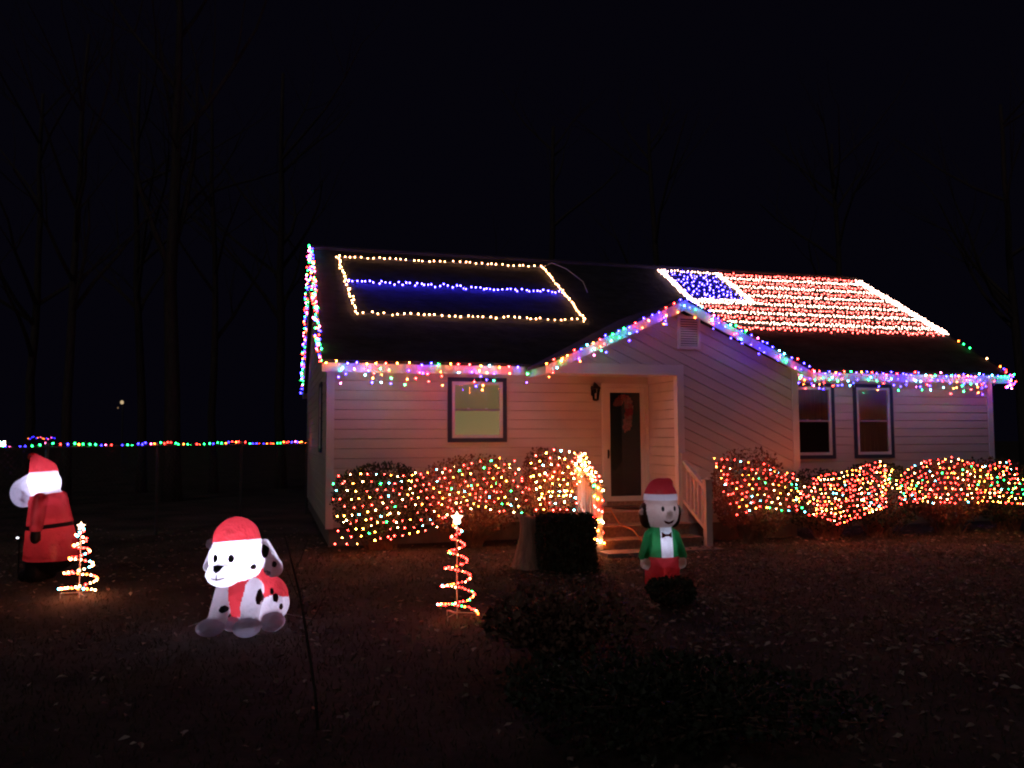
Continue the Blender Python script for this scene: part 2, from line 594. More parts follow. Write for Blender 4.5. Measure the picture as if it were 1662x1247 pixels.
# wall lantern
ln = link('wall_lantern', None, house, None, (4.77, -.03, 2.49))
B().box(-.05, .05, -.02, .0, .08, .26).obj('backplate', 'black', ln)
b = B()
b.lathe([(.02, .30), (.055, .26), (.1, .22), (.10, .205), (.02, .2)], 8, (0, -.11, 0))
b.lathe([(.03, -.02), (.06, 0), (.068, .02), (.03, .022)], 8, (0, -.11, 0))
b.tube([(0, -.01, .28), (0, -.06, .32), (0, -.11, .3)], .01, 6)
for k in range(4):
    t = math.pi / 4 + k * math.pi / 2
    b.tube([(.055 * math.cos(t), -.11 + .055 * math.sin(t), .02), (.085 * math.cos(t), -.11 + .085 * math.sin(t), .205)], .007, 4)
b.obj('cage', 'black', ln)
B().lathe([(.05, .021), (.078, .203)], 8, (0, -.11, 0)).obj('lantern_glass', 'glass', ln)
B().tube([(0, -.11, .025), (0, -.11, .12)], .015, 6).obj('candle_tube', 'trim', ln)

# ------------------------------------------------------------------ stoop, rails, small things by the door
st = hthing('porch_steps', 'low wooden porch landing with three steps below the front door', 'steps', base=(4.98, -1.2, 0))
S0, S1 = 4.06 - 4.98, 5.9 - 4.98
for i in range(8):
    b0_ = 1.175 - (i + 1) * .148
    B().box(S0, S1 - .02, b0_, b0_ + .142, .50, .54).obj('deck_plank', 'wood', st)
B().box(S0 + .03, S1 - .04, -.005, 1.15, .02, .498).obj('landing_frame', 'wood', st)
for k, (bb, zz) in enumerate([(-.4, .36), (-.8, .18)]):
    B().box(S0 + .03, S1 - .04, bb + .03, bb + .398, 0, zz - .042).obj('riser', 'wood', st)
    for j in range(2):
        B().box(S0, S1 - .01, bb + j * .205, bb + .195 + j * .205, zz - .04, zz).obj('tread', 'wood', st)
B().box(S0 - .05, S1 + .1, -1.25, -.81, -.03, .035).obj('landing_slab', 'block', st)


def railing(name, label, a):
    r_ = hthing(name, label, 'railing', 'porch railings', base=(a, -1.2, 0))
    for (bb, z0_, z1_) in [(0, .3, 1.5), (-.82, 0.02, 1.08)]:
        p_ = B().box(-.055, .055, bb - .055, bb + .055, z0_, z1_).obj('post', 'paint', r_)
        B().box(-.075, .075, bb - .075, bb + .075, z1_ + .001, z1_ + .03).lathe([(.05, .031), (.02, .06)], 4, (0, bb, z1_)).obj('post_cap', 'paint', p_)
    zt = lambda b: 1.40 + (b + .055) * .55
    for nm, off, hh in [('handrail', 0, .08), ('bottom_rail', -.66, .07)]:
        P = [(-.06, zt(-.06) + off), (-.76, zt(-.76) + off), (-.76, zt(-.76) + off - hh), (-.06, zt(-.06) + off - hh)]
        B().loft([(-.035, p[0], p[1]) for p in P], [(.035, p[0], p[1]) for p in P]).obj(nm, 'paint', r_)
    for k in range(5):
        bb = -.16 - k * .125
        B().box(-.02, .02, bb - .02, bb + .02, zt(bb) - .70, zt(bb) - .06).obj('baluster', 'paint', r_)
    # level rail back to the wall
    B().box(-.035, .035, .056, 1.16, 1.36, 1.43).obj('handrail', 'paint', r_)
    B().box(-.035, .035, .056, 1.16, .66, .72).obj('bottom_rail', 'paint', r_)
    for k in range(8):
        bb = .16 + k * .125
        B().box(-.02, .02, bb - .02, bb + .02, .72, 1.36).obj('baluster', 'paint', r_)
    return r_


railing('porch_railing', 'left porch railing wrapped in garland and glowing red and white lights', 4.04)
railing('porch_railing', 'bare painted porch railing on the right of the steps', 5.955)
gl = hthing('garland', 'dark evergreen garland twisted down the left porch railing', 'garland', base=(4.04, -1.2, 1.4))
lb = B()
for i in range(900):
    t = R()
    bb = .1 - t * 1.0
    zc = .12 + min(0, bb) * .55 - .06
    th = t * 32 + U(-.5, .5)
    p = Vector((.07 * math.cos(th), bb, zc + .09 * math.sin(th)))
    d = Vector((U(-1, 1), U(-1, 1), U(-1, 1))).normalized() * .06
    s_ = d.orthogonal().normalized() * .008
    lb.add([p - s_, p + s_, p + d], [(0, 1, 2)])
lb.obj('needles', 'leaf_d', gl, kind='stuff')
B().tube([(.06 * math.cos(t * 32), .1 - t, .06 + min(0, .1 - t) * .55 + .08 * math.sin(t * 32)) for t in [k / 60 for k in range(61)]], .012, 5).obj('stem', 'twig', gl)

cc = thing('candy_cane_decoration', 'pink and red candy cane shaped ribbon wreath on the dark front door', 'decoration', H(5.42, -.045, 1.92), TH)
path = [Vector((.03, 0, .0)), Vector((.05, 0, .12)), Vector((.07, 0, .26)), Vector((.085, 0, .40)), Vector((.07, 0, .52)), Vector((0, 0, .6)), Vector((-.09, 0, .58)), Vector((-.145, 0, .5)), Vector((-.15, 0, .42))]
pts = []
for i in range(len(path) - 1):
    for k in range(5):
        pts.append(path[i].lerp(path[i + 1], k / 5))
pts.append(path[-1])
for k in range(9):
    seg = pts[k * 4:k * 4 + 6]
    b = B()
    for q in range(46):
        p = seg[int(R() * len(seg))] + Vector((U(-.07, .07), 0, U(-.035, .035)))
        d = Vector((U(-1, 1), U(-.25, .05), U(-1, 1))).normalized() * .035
        e = Vector((-d.z, U(-.01, .01), d.x)) * .7
        y = U(-.004, .0)
        b.add([(p.x - d.x, y, p.z - d.z), (p.x + e.x, y - .005, p.z + e.z), (p.x + d.x, y, p.z + d.z), (p.x - e.x, y - .004, p.z - e.z)], [(0, 1, 2, 3)])
    b.obj('ribbon_loops', 'candy_r' if k in (2, 3, 6) else 'candy_w', cc)
# it hangs on the inner door, behind the storm glass
cc.location = H(5.40, -.018, 1.95)

dm = hthing('doormat', 'dark half round doormat on the porch landing', 'doormat', base=(5.35, -.45, .541))
P = [(.42 * math.cos(t), -.40 * math.sin(t)) for t in [math.pi * k / 16 for k in range(17)]]
B().loft([(p[0], p[1], 0) for p in P], [(p[0] * .98, p[1] * .98, .018) for p in P]).obj('pile', 'mat_', dm)
pk = hthing('pumpkin', 'small round orange pumpkin at the left edge of the porch landing', 'pumpkin', base=(4.42, -.95, .541))
b = B()
n, mring = 20, 8
vs_ = []
for j in range(1, mring):
    ph = math.pi * j / mring
    for k in range(n):
        t = 2 * math.pi * k / n
        rr = .11 * math.sin(ph) * (1 - .07 * (k % 4 == 0))
        vs_.append((rr * math.cos(t), rr * math.sin(t), .09 - .088 * math.cos(ph)))
fs = [(j * n + k, j * n + (k + 1) % n, (j + 1) * n + (k + 1) % n, (j + 1) * n + k) for j in range(mring - 2) for k in range(n)]
fs += [tuple(range(n))[::-1], tuple(range(len(vs_) - n, len(vs_)))]
b.add(vs_, fs).obj('rind', 'pumpkin', pk, smooth=True)
B().tube([(0, 0, .16), (.01, 0, .2), (.03, 0, .22)], [.02, .015, .012], 6).obj('stalk', 'twig', pk)
b = B().tube([H(4.12, -1.25, .9), H(4.14, -1.25, .56), H(4.30, -1.22, .56), H(4.52, -1.36, .60), H(4.62, -1.5, .38), H(4.68, -1.9, .32), H(4.76, -1.98, .2), H(4.83, -2.06, .04), H(5.0, -2.3, .05)], .012, 6)
o = b.obj('extension_cord', 'cord', smooth=True)
tag(o, 'pale orange extension cord trailing down the porch steps', 'cord')

# ------------------------------------------------------------------ light strings
BULBS = {}


def bulb_mesh(col, r, s):
    k = (col, r, s)
    if k not in BULBS:
        b = B().lathe([(r * .35, -r * 1.0), (r * .9, -r * .5), (r, .1 * r), (r * .75, r * .9), (r * .2, r * 1.5)], 6)
        BULBS[k] = b.mesh('bulb', emit('bulb_' + col, COL[col], s), True)
    return BULBS[k]


NB = [0]


def bulb(parent, p, col, r, s):
    o = link('bulb', bulb_mesh(col, r, s), parent, None, p)
    o.rotation_euler = (U(-1, 1) + (math.pi if R() < .6 else 0), U(-1, 1), U(0, 6))
    NB[0] += 1
    return o


def pick(weights):
    t = R() * sum(w_ for _, w_ in weights)
    for c, w_ in weights:
        t -= w_
        if t <= 0:
            return c
    return weights[-1][0]


def poly_points(pts, step, jit=0.):
    pts = [Vector(p) for p in pts]
    out = []
    carry = 0
    for p, q in zip(pts, pts[1:]):
        l = (q - p).length
        t = carry
        while t < l:
            out.append(p.lerp(q, t / l) + Vector((U(-jit, jit), U(-jit, jit), U(-jit, jit))))
            t += step * U(.75, 1.25)
        carry = t - l
    return out


def wire_tube(parent, pts, m='wire', r=.005):
    return B().tube(pts, r, 4).obj('wire', m, parent)


MULTI = [('red', 3.2), ('blue', 4.8), ('green', 2), ('orange', 1.6), ('pink', .5), ('teal', .9)]


def icicles(label, p0, p1, along, drops, group, dropmax=.46, step=.13, r=.0108, s=88, dens=1., weights=MULTI):
    """string along an eave with hanging drops; house coordinates"""
    p0, p1 = Vector(p0), Vector(p1)
    root = hthing('icicle_light_string', label, 'string lights', group, base=tuple(p0))
    d = p1 - p0
    n = int(d.length / .25)
    wp = [d * (k / n) + Vector((0, U(-.01, .005), -.02 * abs(math.sin(k * 1.3)))) for k in range(n + 1)]
    wire_tube(root, wp)
    for p in poly_points(wp, step, .012):
        bulb(root, p + Vector((0, -.012, U(-.02, .04))), pick(weights), r, s)
    k = 0
    t = U(.05, .15)
    while t < d.length:
        ln_ = .10 + (dropmax - .10) * R() ** .8
        if R() < dens:
            base = d * (t / d.length)
            pts = [base + Vector((0, -.02, -.04)), base + Vector((U(-.04, .04), -.035, -ln_ * .5)), base + Vector((U(-.05, .05), -.03, -ln_))]
            wire_tube(root, pts, 'wirew', .0035)
            for q in poly_points(pts, .105, .028)[1:]:
                bulb(root, q, pick(weights), r * (.9 if R() < .6 else .7), s)
        t += U(.08, .17)
    return root


G1 = 'icicle light strings along the eaves'
EB = -OH - .085
icicles('sparse multicolour icicle lights along the left eave above the lit window', (-.08, EB, ZE - .04), (GC - GH - .02, EB, ZE - .05), 1, 1, G1, dens=.8, step=.17, s=175, r=.0098, dropmax=.52,
        weights=[('red', 2.4), ('blue', 4.2), ('green', 1.6), ('orange', 2.8), ('pink', .4), ('teal', .9)])
icicles('multicolour icicle lights climbing the left slope of the front gable', (GC - GH, BG - .045, GL - .03), (GC - .03, BG - .045, GP - .04), 1, 1, G1, dropmax=.34, dens=.8, step=.14,
        weights=[('red', 2), ('blue', 4), ('green', 2.5), ('orange', 2.2), ('teal', 2.2), ('pink', .4)])
icicles('blue and violet icicle lights down the right slope of the front gable', (GC + .03, BG - .045, GP - .04), (GC + GH, BG - .045, GL - .03), 1, 1, G1, dropmax=.34, dens=.9, step=.12,
        weights=[('red', 1.4), ('blue', 5.5), ('green', 1.2), ('orange', .8), ('teal', 2.6), ('pink', .8)])
icicles('dense multicolour icicle lights along the right eave above the paired windows', (GC + GH + .03, EB, ZE - .04), (L + RK, EB, ZE - .04), 1, 1, G1, dens=.85, step=.115, dropmax=.44)


def string(name, label, pts, step, weights, r, s, group=None, jit=.02, cat='string lights', m='wire', base=None):
    base = Vector(base or pts[0])
    root = hthing(name, label, cat, group, base=tuple(base))
    wp = [Vector(p) - base for p in pts]
    wire_tube(root, wp, m)
    for p in poly_points(wp, step, jit):
        bulb(root, p, pick(weights), r, s)
    return root


# rake strings on the left gable end
def rake(b0_, z0_, b1_, z1_, label, dens):
    pts = [(-RK - .03, b0_ + (b1_ - b0_) * k / 12, z0_ + (z1_ - z0_) * k / 12 + (.02 if k % 2 else -.02)) for k in range(13)]
    return string('rake_light_string', label, pts, dens, [('red', 2.4), ('blue', 3), ('green', 2.6), ('pink', 1.5), ('orange', .8)], .0135, 45, 'light strings on the left gable end', jit=.055)


rake(-OH, ZE - .02, D / 2, ZR + .06, 'multicolour light string up the front rake of the left gable end', .045)
rake(D + OH, ZE - .02, D / 2, ZR + .02, 'multicolour light string up the far back rake of the left gable end', .045)
# right rake: a few bulbs
rp = hthing('rake_light_string', 'few scattered bulbs on the lower right rake of the roof', 'string lights', base=(L + RK, -OH, ZE))
wire_tube(rp, [(0, t * 4.6, t * 4.6 * SL + .03) for t in (0, .2, .4, .6, .8, 1)])
for t, c in [(.03, 'red'), (.05, 'blue'), (.08, 'orange'), (.20, 'white'), (.36, 'green'), (.42, 'green'), (.47, 'orange'), (.62, 'red')]:
    bulb(rp, (0, t * 2.8, t * 2.8 * SL + .04), c, .015, 30)
for i in range(26):
    bulb(rp, (U(-.1, .14), U(-.05, .2), U(-.3, .05)), pick(MULTI), .0135, 50)


def rf(a, b, up=.03):
    return (a, b, zf(b) + up)


# left roof: bordered single line flag
lf = hthing('roof_light_outline', 'warm white light rectangle with one blue line across it on the left roof', 'light display', base=rf(.42, 1.2))
base = Vector(rf(.42, 1.2))
for nm, p, q, st_, j in [('top_string', (.42, 3.80), (5.08, 3.84), .13, .02), ('bottom_string', (.58, 1.2), (5.12, 1.24), .125, .02),
                         ('left_string', (.40, 3.78), (.58, 1.22), .10, .03), ('right_string', (5.08, 3.84), (5.13, 1.26), .10, .02)]:
    n = 14
    wp = [Vector(rf(p[0] + (q[0] - p[0]) * k / n, p[1] + (q[1] - p[1]) * k / n + (0.02 if k % 2 else -.02), .03)) - base for k in range(n + 1)]
    o = wire_tube(lf, wp, 'wirew')
    o.name = nm
    for x in poly_points(wp, st_, j):
        bulb(o, x + Vector((0, 0, .02)), 'white', .0115, 42)
wp = [Vector(rf(.55 + 4.5 * k / 30, 2.56 - .05 * k / 30 + U(-.03, .03), .03)) - base for k in range(31)]
o = wire_tube(lf, wp)
o.name = 'blue_string'
for x in poly_points(wp, .085, .03):
    bulb(o, x + Vector((0, 0, .02)), 'blue', .011, 260)
B().tube([rf(5.1, 3.8, .05), rf(5.4, 3.75, .12), rf(5.75, 3.4, .1), rf(6.0, 3.1, .02), rf(5.9, 2.9, .03)], .008, 5)
o = tag(B().tube([H(*rf(5.1, 3.84, .05)), H(*rf(5.3, 3.82, .16)), H(*rf(5.55, 3.5, .16)), H(*rf(5.75, 3.0, .1)), H(*rf(5.7, 2.6, .03))], .007, 5).obj('loose_cable', 'wirew', smooth=True),
        'loose pale cable arching on the roof right of the lit rectangle', 'cable')


# right roof: flag of lights. bulbs sit only a few centimetres apart, joined per string
def bulk(parent, pts, col, r, s):
    prof = [(r * .35, -r), (r, 0), (r * .3, r * 1.4)]
    b = B()
    for p in pts:
        b.lathe(prof, 5, p)
    return b.obj('bulbs', emit('bulbs_' + col, COL[col], s), parent, kind='stuff')


ff = hthing('roof_light_flag', 'large striped flag of red and warm white lights with blue corner on the right roof', 'light display', base=rf(8.1, 1.25))
base = Vector(rf(8.1, 1.25))
FS = 26
FR = .0125


def fstring(name, p, q, step, col, s, jit=.02, r=FR, sag=.02):
    n = 20
    wp = [Vector(rf(p[0] + (q[0] - p[0]) * k / n, p[1] + (q[1] - p[1]) * k / n + U(-sag, sag), .03)) - base for k in range(n + 1)]
    o = wire_tube(ff, wp)
    o.name = name
    bulk(o, [x + Vector((0, 0, .02)) for x in poly_points(wp, step, jit)], col, r, s)


for i in range(13):
    b_ = 4.03 - i * (4.03 - 1.2) / 12
    red = i % 2 == 0
    a_start = 9.78 if i < 7 else 8.15
    off = .06 * i / 12
    fstring('red_stripe_string' if red else 'white_stripe_string', (a_start, b_ - .02), (13.82 + off, b_ + .02), .082 if red else .068, 'rose' if red else 'cool', FS if red else 16)
    if not red:
        fstring('white_stripe_string', (a_start, b_ - .06), (13.82 + off, b_ - .02), .085, 'cool', 16)
    else:
        fstring('red_stripe_string', (a_start, b_ - .09), (13.82 + off, b_ - .05), .14, 'rose', FS)
for k in range(5):
    fstring('border_string', (13.80 + .05 * k, 4.02), (13.88 + .05 * k, 1.22), .06, 'cool', 18, .02)
for k in range(3):
    fstring('border_string', (8.12 + .05 * k, 4.0), (8.06 + .05 * k, 1.3), .06, 'cool', 18, .02)
    fstring('border_string', (9.68 + .05 * k, 3.98), (9.66 + .05 * k, 2.45), .06, 'cool', 18, .02)
    fstring('border_string', (8.2, 2.38 + .05 * k), (9.7, 2.42 + .05 * k), .07, 'cool', 18, .02)
fstring('border_string', (8.12, 4.02), (9.7, 4.02), .07, 'cool', 18, .02)
for k in range(9):
    b_ = 3.88 - k * .155
    fstring('blue_corner_string', (8.3, b_), (9.6, b_), .13, 'blue', 170, .05, r=.0115)


# net lights over the hedges
def interp(tab, a):
    for (x0_, y0_), (x1_, y1_) in zip(tab, tab[1:]):
        if a <= x1_:
            return y0_ + (y1_ - y0_) * max(0, (a - x0_)) / (x1_ - x0_)
    return tab[-1][1]


def net(label, top, bot, bfun, sa, sz, weights, r, s, group, shear=0., skip=.0):
    a_min, a_max = top[0][0], top[-1][0]
    base = Vector((a_min, bfun(a_min, 0), 0))
    root = hthing('net_lights', label, 'net lights', group, base=tuple(base))
    grid = {}
    ncol = int((a_max - a_min) / sa)
    ztop = max(t[1] for t in top)
    nrow = max(2, int(.5 + (sum(interp(top, a_min + (i + .5) * sa) - interp(bot, a_min + (i + .5) * sa) for i in range(ncol)) / ncol) / sz))
    wb = B()
    last = {}
    for i in range(ncol + 1):
        for j in range(nrow + 1):
            a = a_min + (i + (.5 if j % 2 else 0)) * sa
            if a > a_max + .01:
                continue
            t = j / nrow
            zb, zt_ = interp(bot, a), interp(top, a)
            z = zb + (zt_ - zb) * t + U(-.018, .018) + .03 * math.sin(i * .45 - j * .5) * (1 if 0 < j < nrow else .5)
            aa = a + U(-.022, .022) + shear * (t - .5) + .05 * math.sin(i * .5 + j * .7)
            p = Vector((aa, bfun(aa, t) + U(-.03, .03), z)) - base
            grid[(i, j)] = p
            if R() < max(skip, .05):
                continue
            if R() < .06:
                bulb(root, p + Vector((U(.03, .05), -.01, U(-.04, .04))), pick(weights), r * .9, s)
            bulb(root, p, pick(weights), r * (1 if R() < .6 else .72), s)
    for (i, j), p in grid.items():
        for q in ((i, j + 1), (i + (1 if j % 2 else -1), j + 1)):
            if q in grid:
                wb.tube([p, grid[q]], .0035, 3, False)
    wb.obj('wire', 'wire', root)
    return root


NW = [('red', 6.5), ('yellow', 2.4), ('white', 2), ('green', .8), ('teal', 1.0), ('orange', 1)]
NS = 78
NR = .0087
G2 = 'net lights over the hedges'
netL_top = [(0.06, 1.2), (0.58, 1.26), (1.21, 1.21), (1.55, 1.23), (2.16, 1.37), (2.57, 1.43), (2.94, 1.51), (3.1, 1.38)]
netL_bot = [(0.07, 0.19), (0.49, 0.18), (0.82, 0.26), (1.21, 0.31), (1.61, 0.37), (1.84, 0.61), (2.36, 0.66), (2.97, 0.58), (3.1, .6)]
bL = lambda a, t: -1.12 - .10 * math.sin(a * 2.1) + .22 * t * t
net('multicolour net lights draped over the low hedge below the lit window', netL_top, netL_bot, bL, .132, .103, NW, NR, 128, G2)
net('small multicolour net lights on the tall shrub beside the left porch railing', [(3.17, 1.46), (3.5, 1.6), (3.93, 1.53)], [(3.16, .66), (3.95, .6)], lambda a, t: -1.5 + .1 * t, .125, .1, [('red', 3.5), ('yellow', 4), ('white', 2.5), ('orange', 3), ('teal', .6)], NR, 230, G2)
netR_top = [(6.22, 1.44), (7.05, 1.36), (7.86, 1.07), (8.85, 1.24), (9.5, 1.36), (10.02, 1.11), (10.55, 1.32), (11.1, 1.39), (11.8, 1.24), (12.45, 1.34)]
netR_bot = [(6.22, .9), (6.43, .5), (6.89, .63), (7.6, .58), (8.36, .33), (9.05, .5), (9.69, .63), (10.9, .62), (12.45, .59)]
bR = lambda a, t: -2.15 - .08 * math.sin(a * 1.7) + .25 * t * t
cut = lambda tab, x0_, x1_: [(x0_, interp(tab, x0_))] + [p for p in tab if x0_ < p[0] < x1_] + [(x1_, interp(tab, x1_))]
net('multicolour net lights on the shrub just right of the porch steps', cut(netR_top, 6.22, 7.8), cut(netR_bot, 6.22, 7.8), bR, .112, .088, NW, NR, NS, G2)
net('tightly bunched red and white net lights in the dip of the right hedge', cut(netR_top, 7.85, 9.45), cut(netR_bot, 7.85, 9.45), bR, .082, .068, [('red', 8), ('yellow', 2), ('white', 2.6), ('teal', .6), ('orange', 1)], NR, NS, G2, shear=.15)
net('multicolour net lights in slanting rows at the right end of the hedge', cut(netR_top, 9.55, 12.45), cut(netR_bot, 9.55, 12.45), bR, .108, .078, NW, NR, NS, G2, shear=-.3)

# lights wound round the left railing
rl = hthing('railing_light_string', 'red and warm white lights wound down the left porch railing posts', 'string lights', base=(4.04, -1.2, 1.5))
wp = []
for k in range(130):
    t = k / 129
    if t < .2:
        zz, bb = -.3 + .34 * t / .2, 0
    elif t < .6:
        u_ = (t - .2) / .4
        zz, bb = .03 - .45 * u_, -.82 * u_
    else:
        u_ = (t - .6) / .4
        zz, bb = -.42 - 1.0 * u_, -.82
    wp.append(Vector((.075 * math.cos(k * .75), bb + .075 * math.sin(k * .75), zz)))
wire_tube(rl, wp)
for p in poly_points(wp, .085, .012):
    bulb(rl, p * 1.0 + Vector((0, -.01, 0)), pick([('red', 3.5), ('white', 4), ('orange', 3), ('green', .5)]), .0115, 190)

# ------------------------------------------------------------------ spiral light trees
def spiral(label, loc, h, r0, turns, bstep, br_, s, weights, a0_=0.):
    root = thing('spiral_light_tree', label, 'light tree', loc, 0, 'spiral light trees on the lawn')
    B().tube([(0, 0, -.1), (0, 0, h * .9)], .007, 6).obj('pole', 'paint', root)
    for k in range(3):
        t = a0_ + k * 2.1
        B().tube([(r0 * math.cos(t), r0 * math.sin(t), -.06), (r0 * math.cos(t), r0 * math.sin(t), .05), (0, 0, .06)], .005, 5).obj('leg', 'paint', root)
    pts = []
    n = 220
    for k in range(n + 1):
        t = k / n
        hh = 1 - (1 - t) ** 1.28
        rr = r0 * (1 - hh) * .96 + .028
        an = a0_ + t * turns * 2 * math.pi
        pts.append(Vector((rr * math.cos(an), rr * math.sin(an), .045 + hh * h * .86)))
    B().tube(pts, .006, 5).obj('spiral_wire', 'wirew', root)
    for p in poly_points(pts, bstep, .004):
        bulb(root, p, pick(weights), br_, s)
    b = B()
    P = []
    sr = h * .062
    for k in range(10):
        t = math.pi / 2 + k * math.pi / 5
        q = sr if k % 2 == 0 else sr * .5
        P.append((q * math.cos(t), q * math.sin(t)))
    zc = h * .94
    for k in range(10):
        p, q = P[k], P[(k + 1) % 10]
        b.add([(p[0], 0, zc + p[1]), (q[0], 0, zc + q[1]), (0, -.014, zc), (0, .014, zc)], [(0, 1, 2), (1, 0, 3)])
    b.obj('star', emit('lit_star', (1, .66, .42), 7), root)
    return root


SW = [('red', 9), ('white', 4), ('orange', 2), ('green', .7), ('teal', .5)]
spiral('tall spiral light tree with glowing star on the lawn before the hedge', (-.56, 8.4, 0), 1.06, .19, 6, .036, .0075, 50, SW, 0.1)
spiral('short spiral light tree with glowing star beside the inflatable santa', (-4.96, 9.61, 0), .86, .20, 5.2, .05, .0105, 50, [('red', 3), ('white', 4), ('orange', 2), ('teal', 1)], 1.2)


# ------------------------------------------------------------------ inflatables: one sewn envelope, split into its coloured panels, lamps inside
def sdf(p, pr):
    k = pr[1]
    if k == 'e':
        c, r = pr[2], pr[3]
        q = Vector(((p.x - c[0]) / r[0], (p.y - c[1]) / r[1], (p.z - c[2]) / r[2]))
        return (q.length - 1) * min(r)
    a, b, ra, rb = Vector(pr[2]), Vector(pr[3]), pr[4], pr[5]
    t = max(0, min(1, (p - a).dot(b - a) / (b - a).length_squared))
    return (p - a.lerp(b, t)).length - (ra + (rb - ra) * t)


def inflatable(root, prims, mats, voxel=.016, smooth=6, over=None, planes=()):
    bm = bmesh.new()
    for pr in prims:
        if pr[1] == 'e':
            mt = Matrix.Translation(pr[2]) @ Matrix.Diagonal((*pr[3], 1))
            bmesh.ops.create_icosphere(bm, subdivisions=3, radius=1, matrix=mt)
        else:
            a, b = Vector(pr[2]), Vector(pr[3])
            for k in range(13):
                t = k / 12
                rr = pr[4] + (pr[5] - pr[4]) * t
                bmesh.ops.create_icosphere(bm, subdivisions=3, radius=rr, matrix=Matrix.Translation(a.lerp(b, t)))
    me = bpy.data.meshes.new('tmp')
    bm.to_mesh(me)
    bm.free()
    ob = bpy.data.objects.new('tmp', me)
    C.objects.link(ob)
    md = ob.modifiers.new('r', 'REMESH')
    md.mode = 'VOXEL'
    md.voxel_size = voxel
    ms = ob.modifiers.new('s', 'SMOOTH')
    ms.iterations = smooth
    ms.factor = .5
    dg = bpy.context.evaluated_depsgraph_get()
    em = bpy.data.meshes.new_from_object(ob.evaluated_get(dg))
    bpy.data.objects.remove(ob)
    bm = bmesh.new()
    bm.from_mesh(em)
    for co, no in planes:
        geom = bm.verts[:] + bm.edges[:] + bm.faces[:]
        bmesh.ops.bisect_plane(bm, geom=geom, plane_co=co, plane_no=no, dist=1e-5)
    bm.normal_update()
    bvh = BVHTree.FromBMesh(bm)
    parts = {}
    for f in bm.faces:
        c = f.calc_center_median()
        nm = min(prims, key=lambda pr: sdf(c, pr))[0]
        if over:
            nm = over(c, nm)
        parts.setdefault(nm, []).append(f)
    outs = {}
    pieces = []
    for nm, fs_ in parts.items():
        left = set(fs_)
        comps = []
        while left:
            stack = [left.pop()]
            comp = []
            while stack:
                f = stack.pop()
                comp.append(f)
                for e in f.edges:
                    for f3 in e.link_faces:
                        if f3 in left:
                            left.remove(f3)
                            stack.append(f3)
            comps.append(comp)
        comps.sort(key=len, reverse=True)
        big = [c for c in comps if len(c) >= 60] or comps[:1]
        for c in comps[len(big):]:
            # a stray scrap joins the piece it borders
            nb = [f3 for f in c for e in f.edges for f3 in e.link_faces if f3 not in c]
            pieces.append((None, c, nb))
        pieces += [(nm, c, None) for c in big]
    owner = {}
    main = [p for p in pieces if p[0]]
    for i, p in enumerate(main):
        for f in p[1]:
            owner[f] = i
    for p in pieces:
        if p[0] is None:
            cand = [owner[f] for f in p[2] if f in owner]
            if cand:
                main[max(set(cand), key=cand.count)][1].extend(p[1])
    for nm, fs_, _ in main:
        idx = {}
        vs2, f2 = [], []
        for f in fs_:
            ff_ = []
            for v in f.verts:
                if v not in idx:
                    idx[v] = len(vs2)
                    vs2.append(v.co[:])
                ff_.append(idx[v])
            f2.append(ff_)
        b = B()
        b.v, b.f = vs2, f2
        outs[nm] = b.obj(nm, mats[nm], root, smooth=True)
    bm.free()
    return outs, bvh


def decal(name, bvh, parent, m, centre, dirn, shape, up=(0, 0, 1), off=.004):
    """flat printed patch laid on the envelope: shape is a list of rings (x,y)"""
    d = Vector(dirn).normalized()
    x = Vector(up).cross(d).normalized() * -1
    y = d.cross(x) * -1
    if y.z < 0:
        y = -y
    n = len(shape)
    vs2, f2 = [], []
    for ring in (0, .35, .7, 1):
        for s_ in shape:
            o_ = Vector(centre) + x * s_[0] * ring + y * s_[1] * ring
            hit = bvh.ray_cast(o_ - d * .6, d)
            p = hit[0] + hit[1] * off if hit[0] else None
            vs2.append(p)
    for k in range(3):
        for i in range(n):
            q = (k * n + i, k * n + (i + 1) % n, (k + 1) * n + (i + 1) % n, (k + 1) * n + i)
            if all(vs2[j] is not None for j in q):
                f2.append(q)
    b = B()
    b.v = [tuple(p) if p is not None else (0, 0, 0) for p in vs2]
    used = sorted({j for q in f2 for j in q})
    mp = {j: i for i, j in enumerate(used)}
    b.v = [b.v[j] for j in used]
    b.f = [tuple(mp[j] for j in q) for q in f2]
    if b.f:
        return b.obj(name, m, parent, smooth=True)


def ell(rx, ry, n=14, wob=0.):
    return [(rx * math.cos(2 * math.pi * k / n) * (1 + U(-wob, wob)), ry * math.sin(2 * math.pi * k / n) * (1 + U(-wob, wob))) for k in range(n)]


def inner(root, p, watts, col=(.74, .72, 1), r=.03):
    ld = bpy.data.lights.new('inner_lamp', 'POINT')
    ld.energy = watts
    ld.color = col
    ld.shadow_soft_size = r
    o = bpy.data.objects.new('inner_lamp', ld)
    C.objects.link(o)
    o.parent = root
    o.location = p


